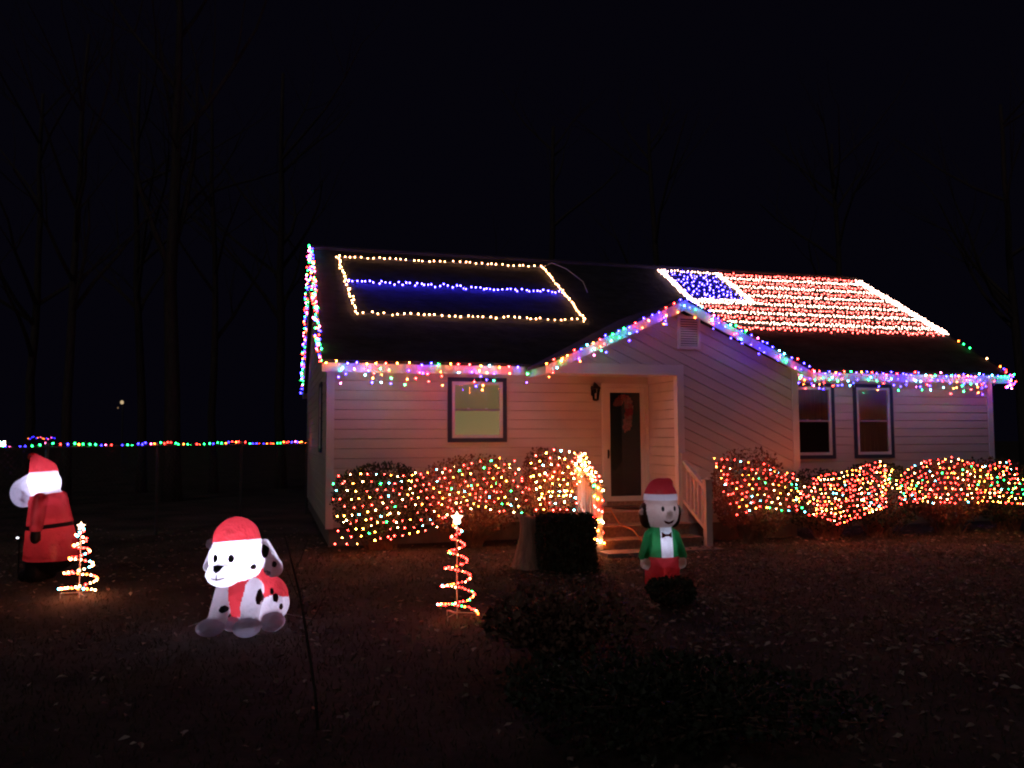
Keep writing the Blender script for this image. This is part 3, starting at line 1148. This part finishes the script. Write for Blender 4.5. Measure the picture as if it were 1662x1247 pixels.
# sitting puppy
dog = thing('inflatable_puppy', 'glowing white inflatable puppy with dark spots, red hat and red coat, sitting on lawn', 'inflatable', (-2.52, 7.95, 0), 0)
pd = [('head', 'e', (-.07, -.08, .68), (.255, .24, .235)), ('head', 'e', (-.125, -.28, .565), (.16, .14, .12)),
      ('hat', 'c', (-.09, -.03, .84), (-.11, .02, .87), .22, .19),
      ('ear', 'c', (.16, .02, .80), (.255, .0, .575), .05, .088), ('ear', 'c', (-.29, -.02, .78), (-.335, -.04, .60), .045, .065),
      ('coat', 'e', (-.02, -.04, .36), (.19, .18, .24)), ('coat', 'c', (.0, .05, .42), (.14, .16, .28), .19, .21),
      ('hindquarters', 'e', (.15, .16, .22), (.21, .24, .21)),
      ('front_leg', 'c', (-.15, -.10, .42), (-.21, -.20, .12), .10, .085), ('front_paw', 'e', (-.245, -.26, .08), (.125, .15, .08)),
      ('front_leg', 'c', (.10, -.12, .40), (.10, -.22, .12), .10, .085), ('front_paw', 'e', (.10, -.29, .085), (.125, .15, .085)),
      ('hind_paw', 'e', (.27, -.06, .085), (.11, .17, .085)), ('hind_paw', 'e', (-.10, -.05, .07), (.09, .15, .07))]


def dover(c, nm):
    if nm in ('head', 'hat', 'ear') and c.z > .845 + .07 * c.x - .08 * c.y:
        return 'hat'
    if nm == 'hat':
        return 'head'
    if nm == 'coat' and c.z < .14:
        return 'hindquarters'
    return nm


pl = [((0, 0, .845), Vector((-.07, .08, 1)).normalized())]
outs, bvh = inflatable(dog, pd, {'head': 'f_white', 'hat': 'f_red', 'ear': 'f_white', 'coat': 'f_red', 'hindquarters': 'f_white', 'front_leg': 'f_white', 'front_paw': 'f_white_shade', 'hind_paw': 'f_white_shade'}, over=dover, planes=pl, voxel=.011, smooth=9)
look = (.1, 1, 0)
for cx_, cz_ in ((-.20, .705), (-.045, .71)):
    decal('eye', bvh, dog, 'f_black', (cx_, -.3, cz_), look, ell(.028, .036))
nose = decal('nose', bvh, dog, 'f_black', (-.145, -.4, .62), look, [(-.05, .03), (0, .036), (.05, .03), (.03, -.01), (0, -.03), (-.03, -.01)])
decal('mouth', bvh, dog, 'f_black', (-.14, -.4, .535), look, [(-.004, .045), (.004, .045), (.006, .006), (.07, .02), (.07, .012), (0, -.008), (-.05, .008), (-.05, .014), (-.006, .006)])
for c, dr_, rx, ry in [((.2, -.1, .74), (-.4, 1, 0), .04, .06), ((.27, -.05, .62), (-.4, 1, 0), .022, .03), ((.21, -.05, .54), (-.4, 1, 0), .028, .026), ((.12, -.2, .62), (-.4, 1, 0), .03, .025),
                       ((.16, -.1, .33), (-.2, 1, -.1), .03, .07), ((.31, -.05, .3), (-.8, 1, 0), .03, .04), ((.34, 0, .21), (-.8, 1, 0), .025, .03), ((.27, -.06, .36), (-.6, 1, 0), .02, .03), ((-.13, -.2, .24), (.2, 1, 0), .03, .035)]:
    decal('spot', bvh, dog, 'f_black', c, dr_, ell(rx, ry, 14, .14))
B().lathe([(.012, -.05), (.045, -.03), (.05, 0), (.04, .035), (.012, .05)], 12, (-.35, .02, .80)).obj('pompom', 'f_white_shade', dog, smooth=True)
inner(dog, (-.08, -.16, .68), 13)
inner(dog, (.06, .02, .33), 4)
for p in ((.35, .3, 0), (-.4, .1, 0)):
    B().tube([(p[0] * .7, p[1] * .7, .12), (p[0] * 1.5, p[1] * 1.5, 0)], .004, 4).obj('tether', 'wirew', dog)

# standing elf
elf = thing('inflatable_elf', 'small dim inflatable elf in red hat, green jacket and red trousers before the steps', 'inflatable', (1.78, 10.0, 0), .15)
pe = [('head', 'e', (0, 0, .91), (.205, .19, .22)), ('hair', 'e', (0, .08, .93), (.21, .15, .19)), ('hair', 'e', (-.175, .06, .87), (.08, .12, .16)), ('hair', 'e', (.175, .06, .87), (.08, .12, .16)), ('nose', 'e', (.05, -.2, .88), (.045, .05, .045)),
      ('hat', 'c', (0, .02, 1.07), (.0, .03, 1.14), .205, .17), ('hat', 'c', (.0, .03, 1.18), (.10, .03, 1.25), .12, .06),
      ('ear', 'e', (-.22, .0, .91), (.07, .025, .04)), ('ear', 'e', (.22, .0, .91), (.07, .025, .04)),
      ('jacket', 'c', (0, 0, .42), (0, 0, .64), .18, .15),
      ('sleeve', 'c', (-.15, 0, .63), (-.235, -.03, .40), .07, .065), ('sleeve', 'c', (.15, 0, .63), (.235, -.03, .40), .07, .065),
      ('hand', 'e', (-.225, -.05, .31), (.06, .06, .075)), ('hand', 'e', (.225, -.05, .31), (.06, .06, .075)),
      ('trousers', 'c', (-.085, 0, .36), (-.10, 0, .10), .12, .115), ('trousers', 'c', (.085, 0, .36), (.10, 0, .10), .12, .115),
      ('boot', 'e', (-.11, -.05, .04), (.10, .15, .06)), ('boot', 'e', (.11, -.05, .04), (.10, .15, .06))]


def eover(c, nm):
    if nm in ('head', 'hat', 'hair'):
        if c.z > 1.125:
            return 'hat'
        if c.z > 1.05:
            return 'hat_band'
        return 'hair' if (nm == 'hair' or c.y > .03) else 'head'
    if nm in ('jacket', 'trousers') and abs(c.z - .385) < .38:
        if c.z < .385:
            return 'trousers'
        if c.y < -.03 and abs(c.x - .015) < .075 and c.z < .74:
            return 'shirt'
        return 'jacket'
    return nm


outs, bvh = inflatable(elf, pe, {'head': 'f_skin', 'hair': 'f_hair', 'nose': 'f_skin', 'hat': 'f_red', 'hat_band': 'f_white', 'ear': 'f_skin', 'jacket': 'f_green', 'shirt': 'f_white', 'sleeve': 'f_green', 'hand': 'f_skin', 'trousers': 'f_red', 'boot': 'f_black'},
                       voxel=.014, over=eover, planes=[((0, 0, 1.125), (0, 0, 1)), ((0, 0, 1.05), (0, 0, 1)), ((0, 0, .385), (0, 0, 1)), ((.09, 0, 0), (1, 0, 0)), ((-.06, 0, 0), (1, 0, 0))])
for cx_ in (-.04, .11):
    decal('eye', bvh, elf, 'f_black', (cx_, -.3, .955), (0, 1, 0), ell(.018, .03))
decal('mouth', bvh, elf, 'f_dred', (.04, -.3, .80), (0, 1, 0), [(-.07, .022), (0, .0), (.07, .022), (.045, -.014), (0, -.026), (-.045, -.014)])
decal('bow_tie', bvh, elf, 'f_dred', (.015, -.3, .645), (0, 1, 0), [(-.06, .035), (-.02, .012), (.02, .012), (.06, .035), (.06, -.035), (.02, -.012), (-.02, -.012), (-.06, -.035)], off=.008)
inner(elf, (.0, -.03, .54), 1.3)
inner(elf, (.0, -.04, .96), .8)
inner(elf, (.0, -.02, .22), .06, (1, .7, .6))

# santa seen from his side
san = thing('inflatable_santa', 'tall inflatable santa with white beard and black belt, facing left beside the fence', 'inflatable', (-5.95, 10.8, 0), 0)
ps = [('coat', 'c', (.0, 0, .40), (-.06, 0, .98), .32, .22), ('coat', 'e', (0, 0, .3), (.33, .32, .12)),
      ('hair', 'e', (-.12, 0, 1.24), (.205, .2, .2)), ('beard', 'e', (-.28, -.02, 1.20), (.16, .16, .16)), ('beard', 'e', (-.36, -.03, 1.12), (.16, .16, .19)),
      ('hat', 'c', (-.13, 0, 1.38), (-.25, 0, 1.57), .17, .055),
      ('sleeve', 'c', (-.03, -.24, 1.05), (.0, -.36, .72), .085, .08), ('mitten', 'e', (.0, -.37, .60), (.065, .065, .10)),
      ('sleeve', 'c', (-.03, .24, 1.05), (.0, .36, .72), .085, .08), ('mitten', 'e', (.0, .37, .60), (.065, .065, .10)),
      ('boots', 'c', (-.12, -.13, .1), (-.1, -.12, .25), .13, .14), ('boots', 'c', (-.12, .13, .1), (-.1, .12, .25), .13, .14), ('boots', 'c', (-.16, -.13, .08), (-.26, -.13, .08), .09, .08)]


def sover(c, nm):
    if nm in ('hair', 'hat') and c.z > 1.40 + .06 * c.x:
        return 'hat'
    if nm == 'hat':
        return 'hair'
    if nm == 'hair' and c.z < 1.10:
        return 'coat'
    if nm == 'coat':
        if c.z > 1.11 + .15 * c.x:
            return 'hair'
        if abs(c.z - (.70 + .10 * c.x)) < .026:
            return 'belt'
        if c.z < .27:
            return 'boots'
    return nm


bn = Vector((-.10, 0, 1)).normalized()
outs, bvh = inflatable(san, ps, {'coat': 'f_red', 'hair': 'f_white', 'beard': 'f_white_shade', 'hat': 'f_red', 'sleeve': 'f_red', 'mitten': 'f_black', 'boots': 'f_black', 'belt': 'f_black'},
                       over=sover, planes=[((0, 0, .726), bn), ((0, 0, .674), bn), ((0, 0, .27), (0, 0, 1)), ((0, 0, 1.40), Vector((-.06, 0, 1)).normalized()), ((0, 0, 1.11), Vector((-.15, 0, 1)).normalized())])
B().lathe([(.012, -.05), (.05, -.03), (.055, 0), (.045, .035), (.012, .05)], 12, (-.285, 0, 1.585)).obj('pompom', 'f_red', san, smooth=True)
inner(san, (-.14, -.02, 1.24), 7)
inner(san, (.0, 0, .62), 1.9, (1, .8, .75))
sp = thing('garden_spotlight', 'tiny white spotlight on a stake behind the inflatable santa', 'spotlight', (-6.6, 11.2, 0), 0)
B().tube([(0, 0, -.1), (0, 0, .46)], .01, 6).obj('stake', 'black', sp)
B().lathe([(.02, .45), (.04, .48), (.04, .53), (.02, .55)], 8).obj('housing', 'black', sp)
B().lathe([(.008, -.01), (.02, 0), (.008, .01)], 8, (0, -.045, .50)).obj('lens', emit('spot_lens', (.9, .9, 1), 4), sp)

# ------------------------------------------------------------------ chain link fence with a light string
F0, F1 = Vector((-5.05, 20.4, 0)), Vector((-9.4, 9.2, 0))
fd = (F1 - F0)
fl = fd.length
fu = fd.normalized()
fe = thing('chain_link_fence', 'dark chain link fence running left from the house with lights along its top', 'fence', F0, math.atan2(fu.y, fu.x))
npost = 6
for k in range(npost):
    x = fl * k / (npost - 1)
    p_ = B().tube([(x, 0, -.1), (x, 0, 1.72)], .028, 8).obj('post', 'galv', fe)
    B().lathe([(.034, 1.721), (.034, 1.74), (.012, 1.77)], 8, (x, 0, 0)).obj('post_cap', 'galv', p_)
B().tube([(0, 0, 1.68), (fl, 0, 1.68)], .019, 6).obj('top_rail', 'galv', fe)
b = B()
s_ = .11
n = int(fl / s_)
for i in range(-15, n):
    for sg in (1, -1):
        x0_ = i * s_
        x1_ = x0_ + 1.6
        za, zb_ = (.05, 1.65) if sg > 0 else (1.65, .05)
        t0 = max(0, -x0_ / 1.6)
        t1 = min(1, (fl - x0_) / 1.6)
        if t1 <= t0:
            continue
        b.tube([(x0_ + 1.6 * t0, .004 * sg, za + (zb_ - za) * t0), (x0_ + 1.6 * t1, .004 * sg, za + (zb_ - za) * t1)], .0022, 3, False)
b.obj('mesh_wire', 'galv', fe, kind='stuff')
fs_ = thing('fence_light_string', 'single row of multicolour lights along the top of the left fence', 'string lights', F0 + Vector((0, 0, 1.72)), math.atan2(fu.y, fu.x))
wp = [Vector((fl * k / 40, -.03, .0 + .025 * math.sin(k * .9))) for k in range(41)]
wire_tube(fs_, wp)
for p in poly_points(wp, .12, .014):
    bulb(fs_, p, pick([('red', 2.5), ('blue', 2.6), ('green', 1.8), ('orange', 2.2), ('pink', .8)]), .014, 32)
fb = thing('light_cluster', 'bright bunched white lights on the fence at the left edge', 'string lights', (-8.32, 13.4, 1.74), 0)
B().tube([(-.25, 0, 0), (.0, 0, .03), (.25, .0, .02)], .006, 4).obj('wire', 'wire', fb)
for k in range(26):
    bulb(fb, (U(-.3, .14), U(-.05, .05), U(-.05, .03) + .02), pick([('cool', 5), ('green', .8), ('teal', 1)]), .014, 30)
fc = thing('far_light_string', 'short dim row of multicolour lights just above the fence behind santa', 'string lights', (-11.2, 19.2, 1.86), 0)
B().tube([(0, 0, 0), (.65, 0, .01)], .006, 4).obj('wire', 'wire', fc)
for k in range(14):
    bulb(fc, (k * .048, U(-.02, .02), U(-.03, .03)), pick([('blue', 3), ('pink', 1.5), ('orange', 1)]), .011, 6)


# ------------------------------------------------------------------ shrubs
def leaf_cloud(b, n, fn, size, up=.3):
    for i in range(n):
        p, nrm = fn()
        d = Vector((U(-1, 1), U(-1, 1), U(-1, 1)))
        d = (d.normalized() + nrm * .7 + Vector((0, 0, up))).normalized()
        s_ = size * U(.6, 1.3)
        e = d.cross(Vector((U(-1, 1), U(-1, 1), U(-1, 1)))).normalized() * s_ * .38
        c = d.cross(e).normalized() * s_ * .12
        b.add([p, p + d * s_ * .5 + e + c, p + d * s_, p + d * s_ * .5 - e + c], [(0, 1, 2), (0, 2, 3)])


def shrub(label, loc, rz, rx, ry, h, nleaf, lsize, m, nst=40, group=None, flat=.0, shell=.45, name='shrub', lift=.08, boxy=False):
    root = thing(name, label, 'shrub', loc, rz, group)
    lumps = [(U(0, 6.28), U(-.6, 1), U(.05, .2)) for _ in range(14)]

    def fn():
        if boxy:
            q = Vector((U(-1, 1), U(-1, 1), U(-1, 1)))
            k = int(R() * 3)
            q[k] = math.copysign(1 - .2 * R() ** 2, q[k])
            d = Vector((0, 0, 0))
            d[k] = math.copysign(1, q[k])
            wob = 1 + .03 * math.sin(q.x * 5) * math.cos(q.z * 4)
            return Vector((q.x * rx * wob, q.y * ry * wob, max(.02, h * .5 + q.z * h * .5 * wob))), d
        while True:
            d = Vector((U(-1, 1), U(-1, 1), U(-.75, 1)))
            if .05 < d.length < 1:
                break
        d.normalize()
        k = 1
        for t, zz, am in lumps:
            c = Vector((math.cos(t) * math.sqrt(1 - zz * zz), math.sin(t) * math.sqrt(1 - zz * zz), zz))
            k += am * max(0, d.dot(c) - .75) * 4 - .012
        rr = (1 - shell * R() ** 1.6) * k
        q = d * rr
        if flat:
            q = Vector((math.copysign(abs(q.x) ** flat, q.x), math.copysign(abs(q.y) ** flat, q.y), math.copysign(abs(q.z) ** flat, q.z)))
        p = Vector((q.x * rx, q.y * ry, max(.02, h * .5 + q.z * h * .5 + lift)))
        return p, d
    if boxy:
        B().box(-rx * .84, rx * .84, -ry * .84, ry * .84, .0, h * .93).obj('light_block_core', 'leaf_d', root)  # solid core added to stop lights showing through the foliage
    b = B()
    leaf_cloud(b, nleaf, fn, lsize)
    b.obj('foliage', m, root)
    b = B()
    for i in range(nst):
        p, d = fn()
        base = Vector((U(-.25, .25) * rx, U(-.25, .25) * ry, -.03))
        mid = base.lerp(p, .5) + Vector((U(-.06, .06), U(-.06, .06), .06))
        b.tube([base, mid, p], [.011, .007, .003], 4, False)
    b.obj('stems', 'twig', root)
    return root


G3 = 'hedge shrubs before the left wall'
G4 = 'hedge shrubs before the right wall'
HS = lambda a, b: H(a, b, 0)
shrub('rounded dark shrub at the left corner of the house under net lights', HS(.82, -.62), TH, .80, .52, 1.32, 6500, .05, 'leaf_d', 60, G3, .85)
shrub('reddish brown shrub below the lit window under net lights', HS(2.3, -.6), TH, .88, .52, 1.42, 4200, .05, 'leaf_b', 120, G3, .85)
shrub('tall bronze shrub beside the left porch railing under net lights', HS(3.52, -1.0), TH, .46, .46, 1.55, 3600, .05, 'leaf_b', 80, G3, .85)
shrub('brown shrub just right of the porch steps under net lights', HS(6.95, -1.72), TH, .78, .42, 1.42, 4500, .05, 'leaf_b', 90, G4, .85)
shrub('low dark shrub below the paired windows under bunched net lights', HS(8.5, -1.6), TH, .85, .5, 1.12, 4500, .05, 'leaf_d', 90, G4, .85)
shrub('mounded dark shrub in the middle of the right hedge', HS(9.75, -1.5), TH, .80, .55, 1.30, 4500, .05, 'leaf_d', 90, G4, .85)
shrub('broad brown shrub right of the paired windows under slanting net lights', HS(11.2, -1.55), TH, .85, .55, 1.34, 4500, .05, 'leaf_b', 90, G4, .85)
shrub('dark shrub at the right edge of the picture under net lights', HS(12.6, -1.5), TH, .85, .55, 1.30, 4500, .05, 'leaf_d', 90, G4, .85)
shrub('boxy clipped dark shrub left of the porch steps', (.72, 11.5, 0), .1, .37, .34, .72, 9000, .036, 'leaf_d', 30, None, boxy=True)
shrub('small round dark shrub at the feet of the inflatable elf', (1.72, 9.05, 0), 0, .26, .24, .28, 2200, .035, 'leaf_d', 20, None, .8, lift=.0)
shrub('loose leafy dark shrub right of the tall spiral light tree', (.35, 7.0, 0), 0, .70, .6, .50, 1700, .065, 'leaf_b', 90, 'foreground shrubs', 0, .8, lift=.02)
shrub('wide low shadowy shrub at the bottom middle of the picture', (.95, 5.2, 0), 0, 1.15, .8, .42, 4200, .05, 'leaf_d', 90, 'foreground shrubs', 0, .95, lift=.0)

# weathered stump beside the clipped shrub
sm = thing('tree_stump', 'pale weathered tree stump left of the boxy clipped shrub', 'stump', (.22, 11.75, 0), 0)
n = 18
rings = []
for t in range(9):
    z = t / 8 * .72
    rr = .12 + .16 * (1 - t / 8) ** 2.2
    rings.append([(rr * (1 + .12 * math.sin(3 * k * 2 * math.pi / n + 1) * (1.2 - t / 8) + U(-.03, .03)) * math.cos(2 * math.pi * k / n), rr * (1 + .12 * math.cos(4 * k * 2 * math.pi / n)) * math.sin(2 * math.pi * k / n), z - .04 + (U(-.02, .03) if t == 8 else 0)) for k in range(n)])
b = B()
b.v = [p for r in rings for p in r]
b.f = [(i * n + k, i * n + (k + 1) % n, (i + 1) * n + (k + 1) % n, (i + 1) * n + k) for i in range(8) for k in range(n)] + [tuple(range(8 * n, 9 * n))]
b.obj('wood', 'stump', sm, smooth=True)

# thin bare sapling near the camera
sg = thing('sapling', 'thin bare dark sapling curving up beside the inflatable puppy', 'sapling', (-1.22, 5.3, 0), 0)
B().tube([(0, 0, -.05), (-.02, 0, .2), (-.075, .01, .53), (-.12, 0, .8), (-.19, .0, 1.06), (-.23, 0, 1.2)], [.011, .010, .009, .007, .005, .003], 6).obj('trunk', 'bark', sg, smooth=True)
b = B()
for z, dx in [(.6, .12), (.8, -.1), (.95, .08)]:
    x = -.075 - (z - .53) * .22
    b.tube([(x, 0, z), (x + dx * .5, .03, z + .08), (x + dx, .04, z + .2)], [.003, .0025, .0015], 4)
b.obj('twigs', 'bark', sg)


# ------------------------------------------------------------------ bare trees behind
def tree(label, x, y, h, r0, forks=None, group='bare trees behind the fence', seed=0):
    rnd = random.Random(seed)
    root = thing('bare_tree', label, 'tree', (x, y, 0), 0, group)
    tp = [Vector((0, 0, -.2))]
    lean = Vector((rnd.uniform(-.02, .02), rnd.uniform(-.02, .02), 1))
    nseg = 10
    for k in range(1, nseg + 1):
        tp.append(tp[-1] + lean * (h / nseg) + Vector((rnd.uniform(-.08, .08), rnd.uniform(-.08, .08), 0)))
    rad = [r0 * (1.25 if k == 0 else 1) * (1 - .72 * k / nseg) for k in range(nseg + 1)]
    B().tube(tp, rad, 9).obj('trunk', 'bark', root, smooth=True)
    b = B()

    def grow(p, d, l, r, lev):
        pts = [p]
        for k in range(4):
            d = (d + Vector((rnd.uniform(-.18, .18), rnd.uniform(-.18, .18), rnd.uniform(-.02, .14)))).normalized()
            pts.append(pts[-1] + d * l / 4)
        b.tube(pts, [r, r * .8, r * .62, r * .46, r * .3], 5 if lev < 2 else 3, False)
        if lev < 3:
            for q in range(3 if lev < 2 else 2):
                k = rnd.choice((1, 2, 3, 4))
                nd = (d + Vector((rnd.uniform(-1, 1), rnd.uniform(-1, 1), rnd.uniform(-.1, .5)))).normalized()
                grow(pts[k], nd, l * rnd.uniform(.45, .65), r * (.8 - k * .12) * .6, lev + 1)
    st_ = forks if forks else [(rnd.uniform(.35, .95), None) for _ in range(9)]
    for t, dd in st_:
        k = min(nseg - 1, int(t * nseg))
        p = tp[k].lerp(tp[k + 1], t * nseg - k)
        an = rnd.uniform(0, 6.28)
        d = Vector(dd).normalized() if dd else Vector((math.cos(an), math.sin(an), rnd.uniform(.5, 1.3))).normalized()
        grow(p, d, h * rnd.uniform(.22, .36), rad[k] * .62, 0)
    b.obj('branches', 'bark', root)
    return root


tree('largest bare tree behind the fence, forking high above the lights', -10.2, 25.0, 17, .26, [(.42, (-.35, 0, 1)), (.45, (.38, .1, 1)), (.52, (.3, -.2, 1)), (.6, (-.3, .3, 1)), (.66, (.5, 0, .9)), (.75, (-.5, 0, .8)), (.85, (.3, .4, .8)), (.9, (-.3, .2, .9))], seed=3)
tree('slim bare tree at the far left above the inflatable santa', -15.0, 25.5, 13, .16, seed=5)
tree('bare tree second from the left edge behind the fence', -12.6, 23.5, 14, .15, seed=6)
tree('thin bare tree just left of the largest bare tree', -12.9, 29, 15, .17, seed=7)
tree('thin bare tree between the largest bare tree and the house', -10.2, 28.5, 14, .15, seed=8)
tree('bare tree close behind the left end of the house', -8.6, 31, 16, .2, seed=9)
tree('bare tree rising behind the lit rectangle on the roof', 1.5, 34, 15, .22, seed=10, group='bare trees behind the house')
tree('bare tree rising behind the dark gap between the two roof displays', 6.5, 36, 16, .22, seed=12, group='bare trees behind the house')
tree('bare tree rising behind the striped flag of lights', 14.5, 36, 15, .2, seed=13, group='bare trees behind the house')
tree('bare tree behind the right end of the house', 21, 34, 16, .22, seed=14, group='bare trees behind the house')
yl = thing('yard_light', 'tiny warm yard light glowing far off among the dark trees', 'lamp', (-28.2, 60, 0), 0)
B().tube([(0, 0, -.2), (0, 0, 4.5)], .05, 6).obj('pole', 'galv', yl)
B().lathe([(.05, 4.42), (.12, 4.48), (.12, 4.62), (.04, 4.7)], 8, (0, -.15, 0)).obj('lamp_head', emit('yard_lamp', (1, .72, .4), .55), yl)
B().lathe([(.03, 4.1), (.06, 4.16), (.03, 4.22)], 8, (-.28, -.15, 0)).obj('lamp_glint', emit('yard_lamp_dim', (1, .6, .3), .2), yl)

# ------------------------------------------------------------------ lawn litter
def litter(name, m, n, size, xr, yr, label_dens):
    b = B()
    k = 0
    while k < n:
        x, y = U(*xr), U(*yr)
        if R() > label_dens(x, y):
            continue
        q = H(0, 0, 0)
        k += 1
        s_ = size * U(.6, 1.4)
        t = U(0, 6.28)
        d = Vector((math.cos(t), math.sin(t), U(-.3, .45))).normalized()
        e = Vector((-math.sin(t), math.cos(t), U(-.5, .5))).normalized()
        p = Vector((x, y, gz(x, y) + U(.012, .05)))
        up = Vector((0, 0, 1)) * s_ * U(.05, .3)
        ol = []
        for q in range(8):
            an = q * math.pi / 4
            k_ = (1 if q % 2 == 0 else .62) * U(.75, 1.15)
            ol.append(p + d * s_ * k_ * math.cos(an) + e * s_ * .6 * k_ * math.sin(an) + up * (abs(math.sin(an)) + U(-.25, .25)))
        ol.append(p - Vector((0, 0, .004)))
        b.add(ol, [(q, (q + 1) % 8, 8) for q in range(8)])
    return b.obj(name, m, kind='stuff')


dens = lambda x, y: (.22 + .78 * max(0, min(1, (x + .5) / 2.5))) * (1 if 7 < y < 14 else .45) * (.5 + .5 * max(0, math.sin(x * 1.9 + y * .7) * math.sin(y * 1.3 - x * .4)))
o = tag(litter('fallen_leaves', 'leaf_l', 14000, .033, (-9, 13), (3, 17), dens), 'brown fallen leaves scattered over the dark lawn', 'leaves')
o = tag(litter('pale_fallen_leaves', 'leaf_p', 1700, .034, (-8, 12), (3, 15), dens), 'pale curled fallen leaves dotted over the dark lawn', 'leaves')
b = B()
for i in range(60000):
    y = 3 + 13 * R() ** .8
    x = U(-1, 1) * (y * .66 + 1)
    z = gz(x, y)
    t = U(0, 6.28)
    hgt = U(.02, .055)
    dx, dy = math.cos(t) * .004, math.sin(t) * .004
    b.add([(x - dx, y - dy, z), (x + dx, y + dy, z), (x + U(-.03, .03), y + U(-.03, .03), z + hgt)], [(0, 1, 2)])
tag(b.obj('lawn_grass', 'grass', kind='stuff'), 'short dormant grass across the front yard', 'grass')
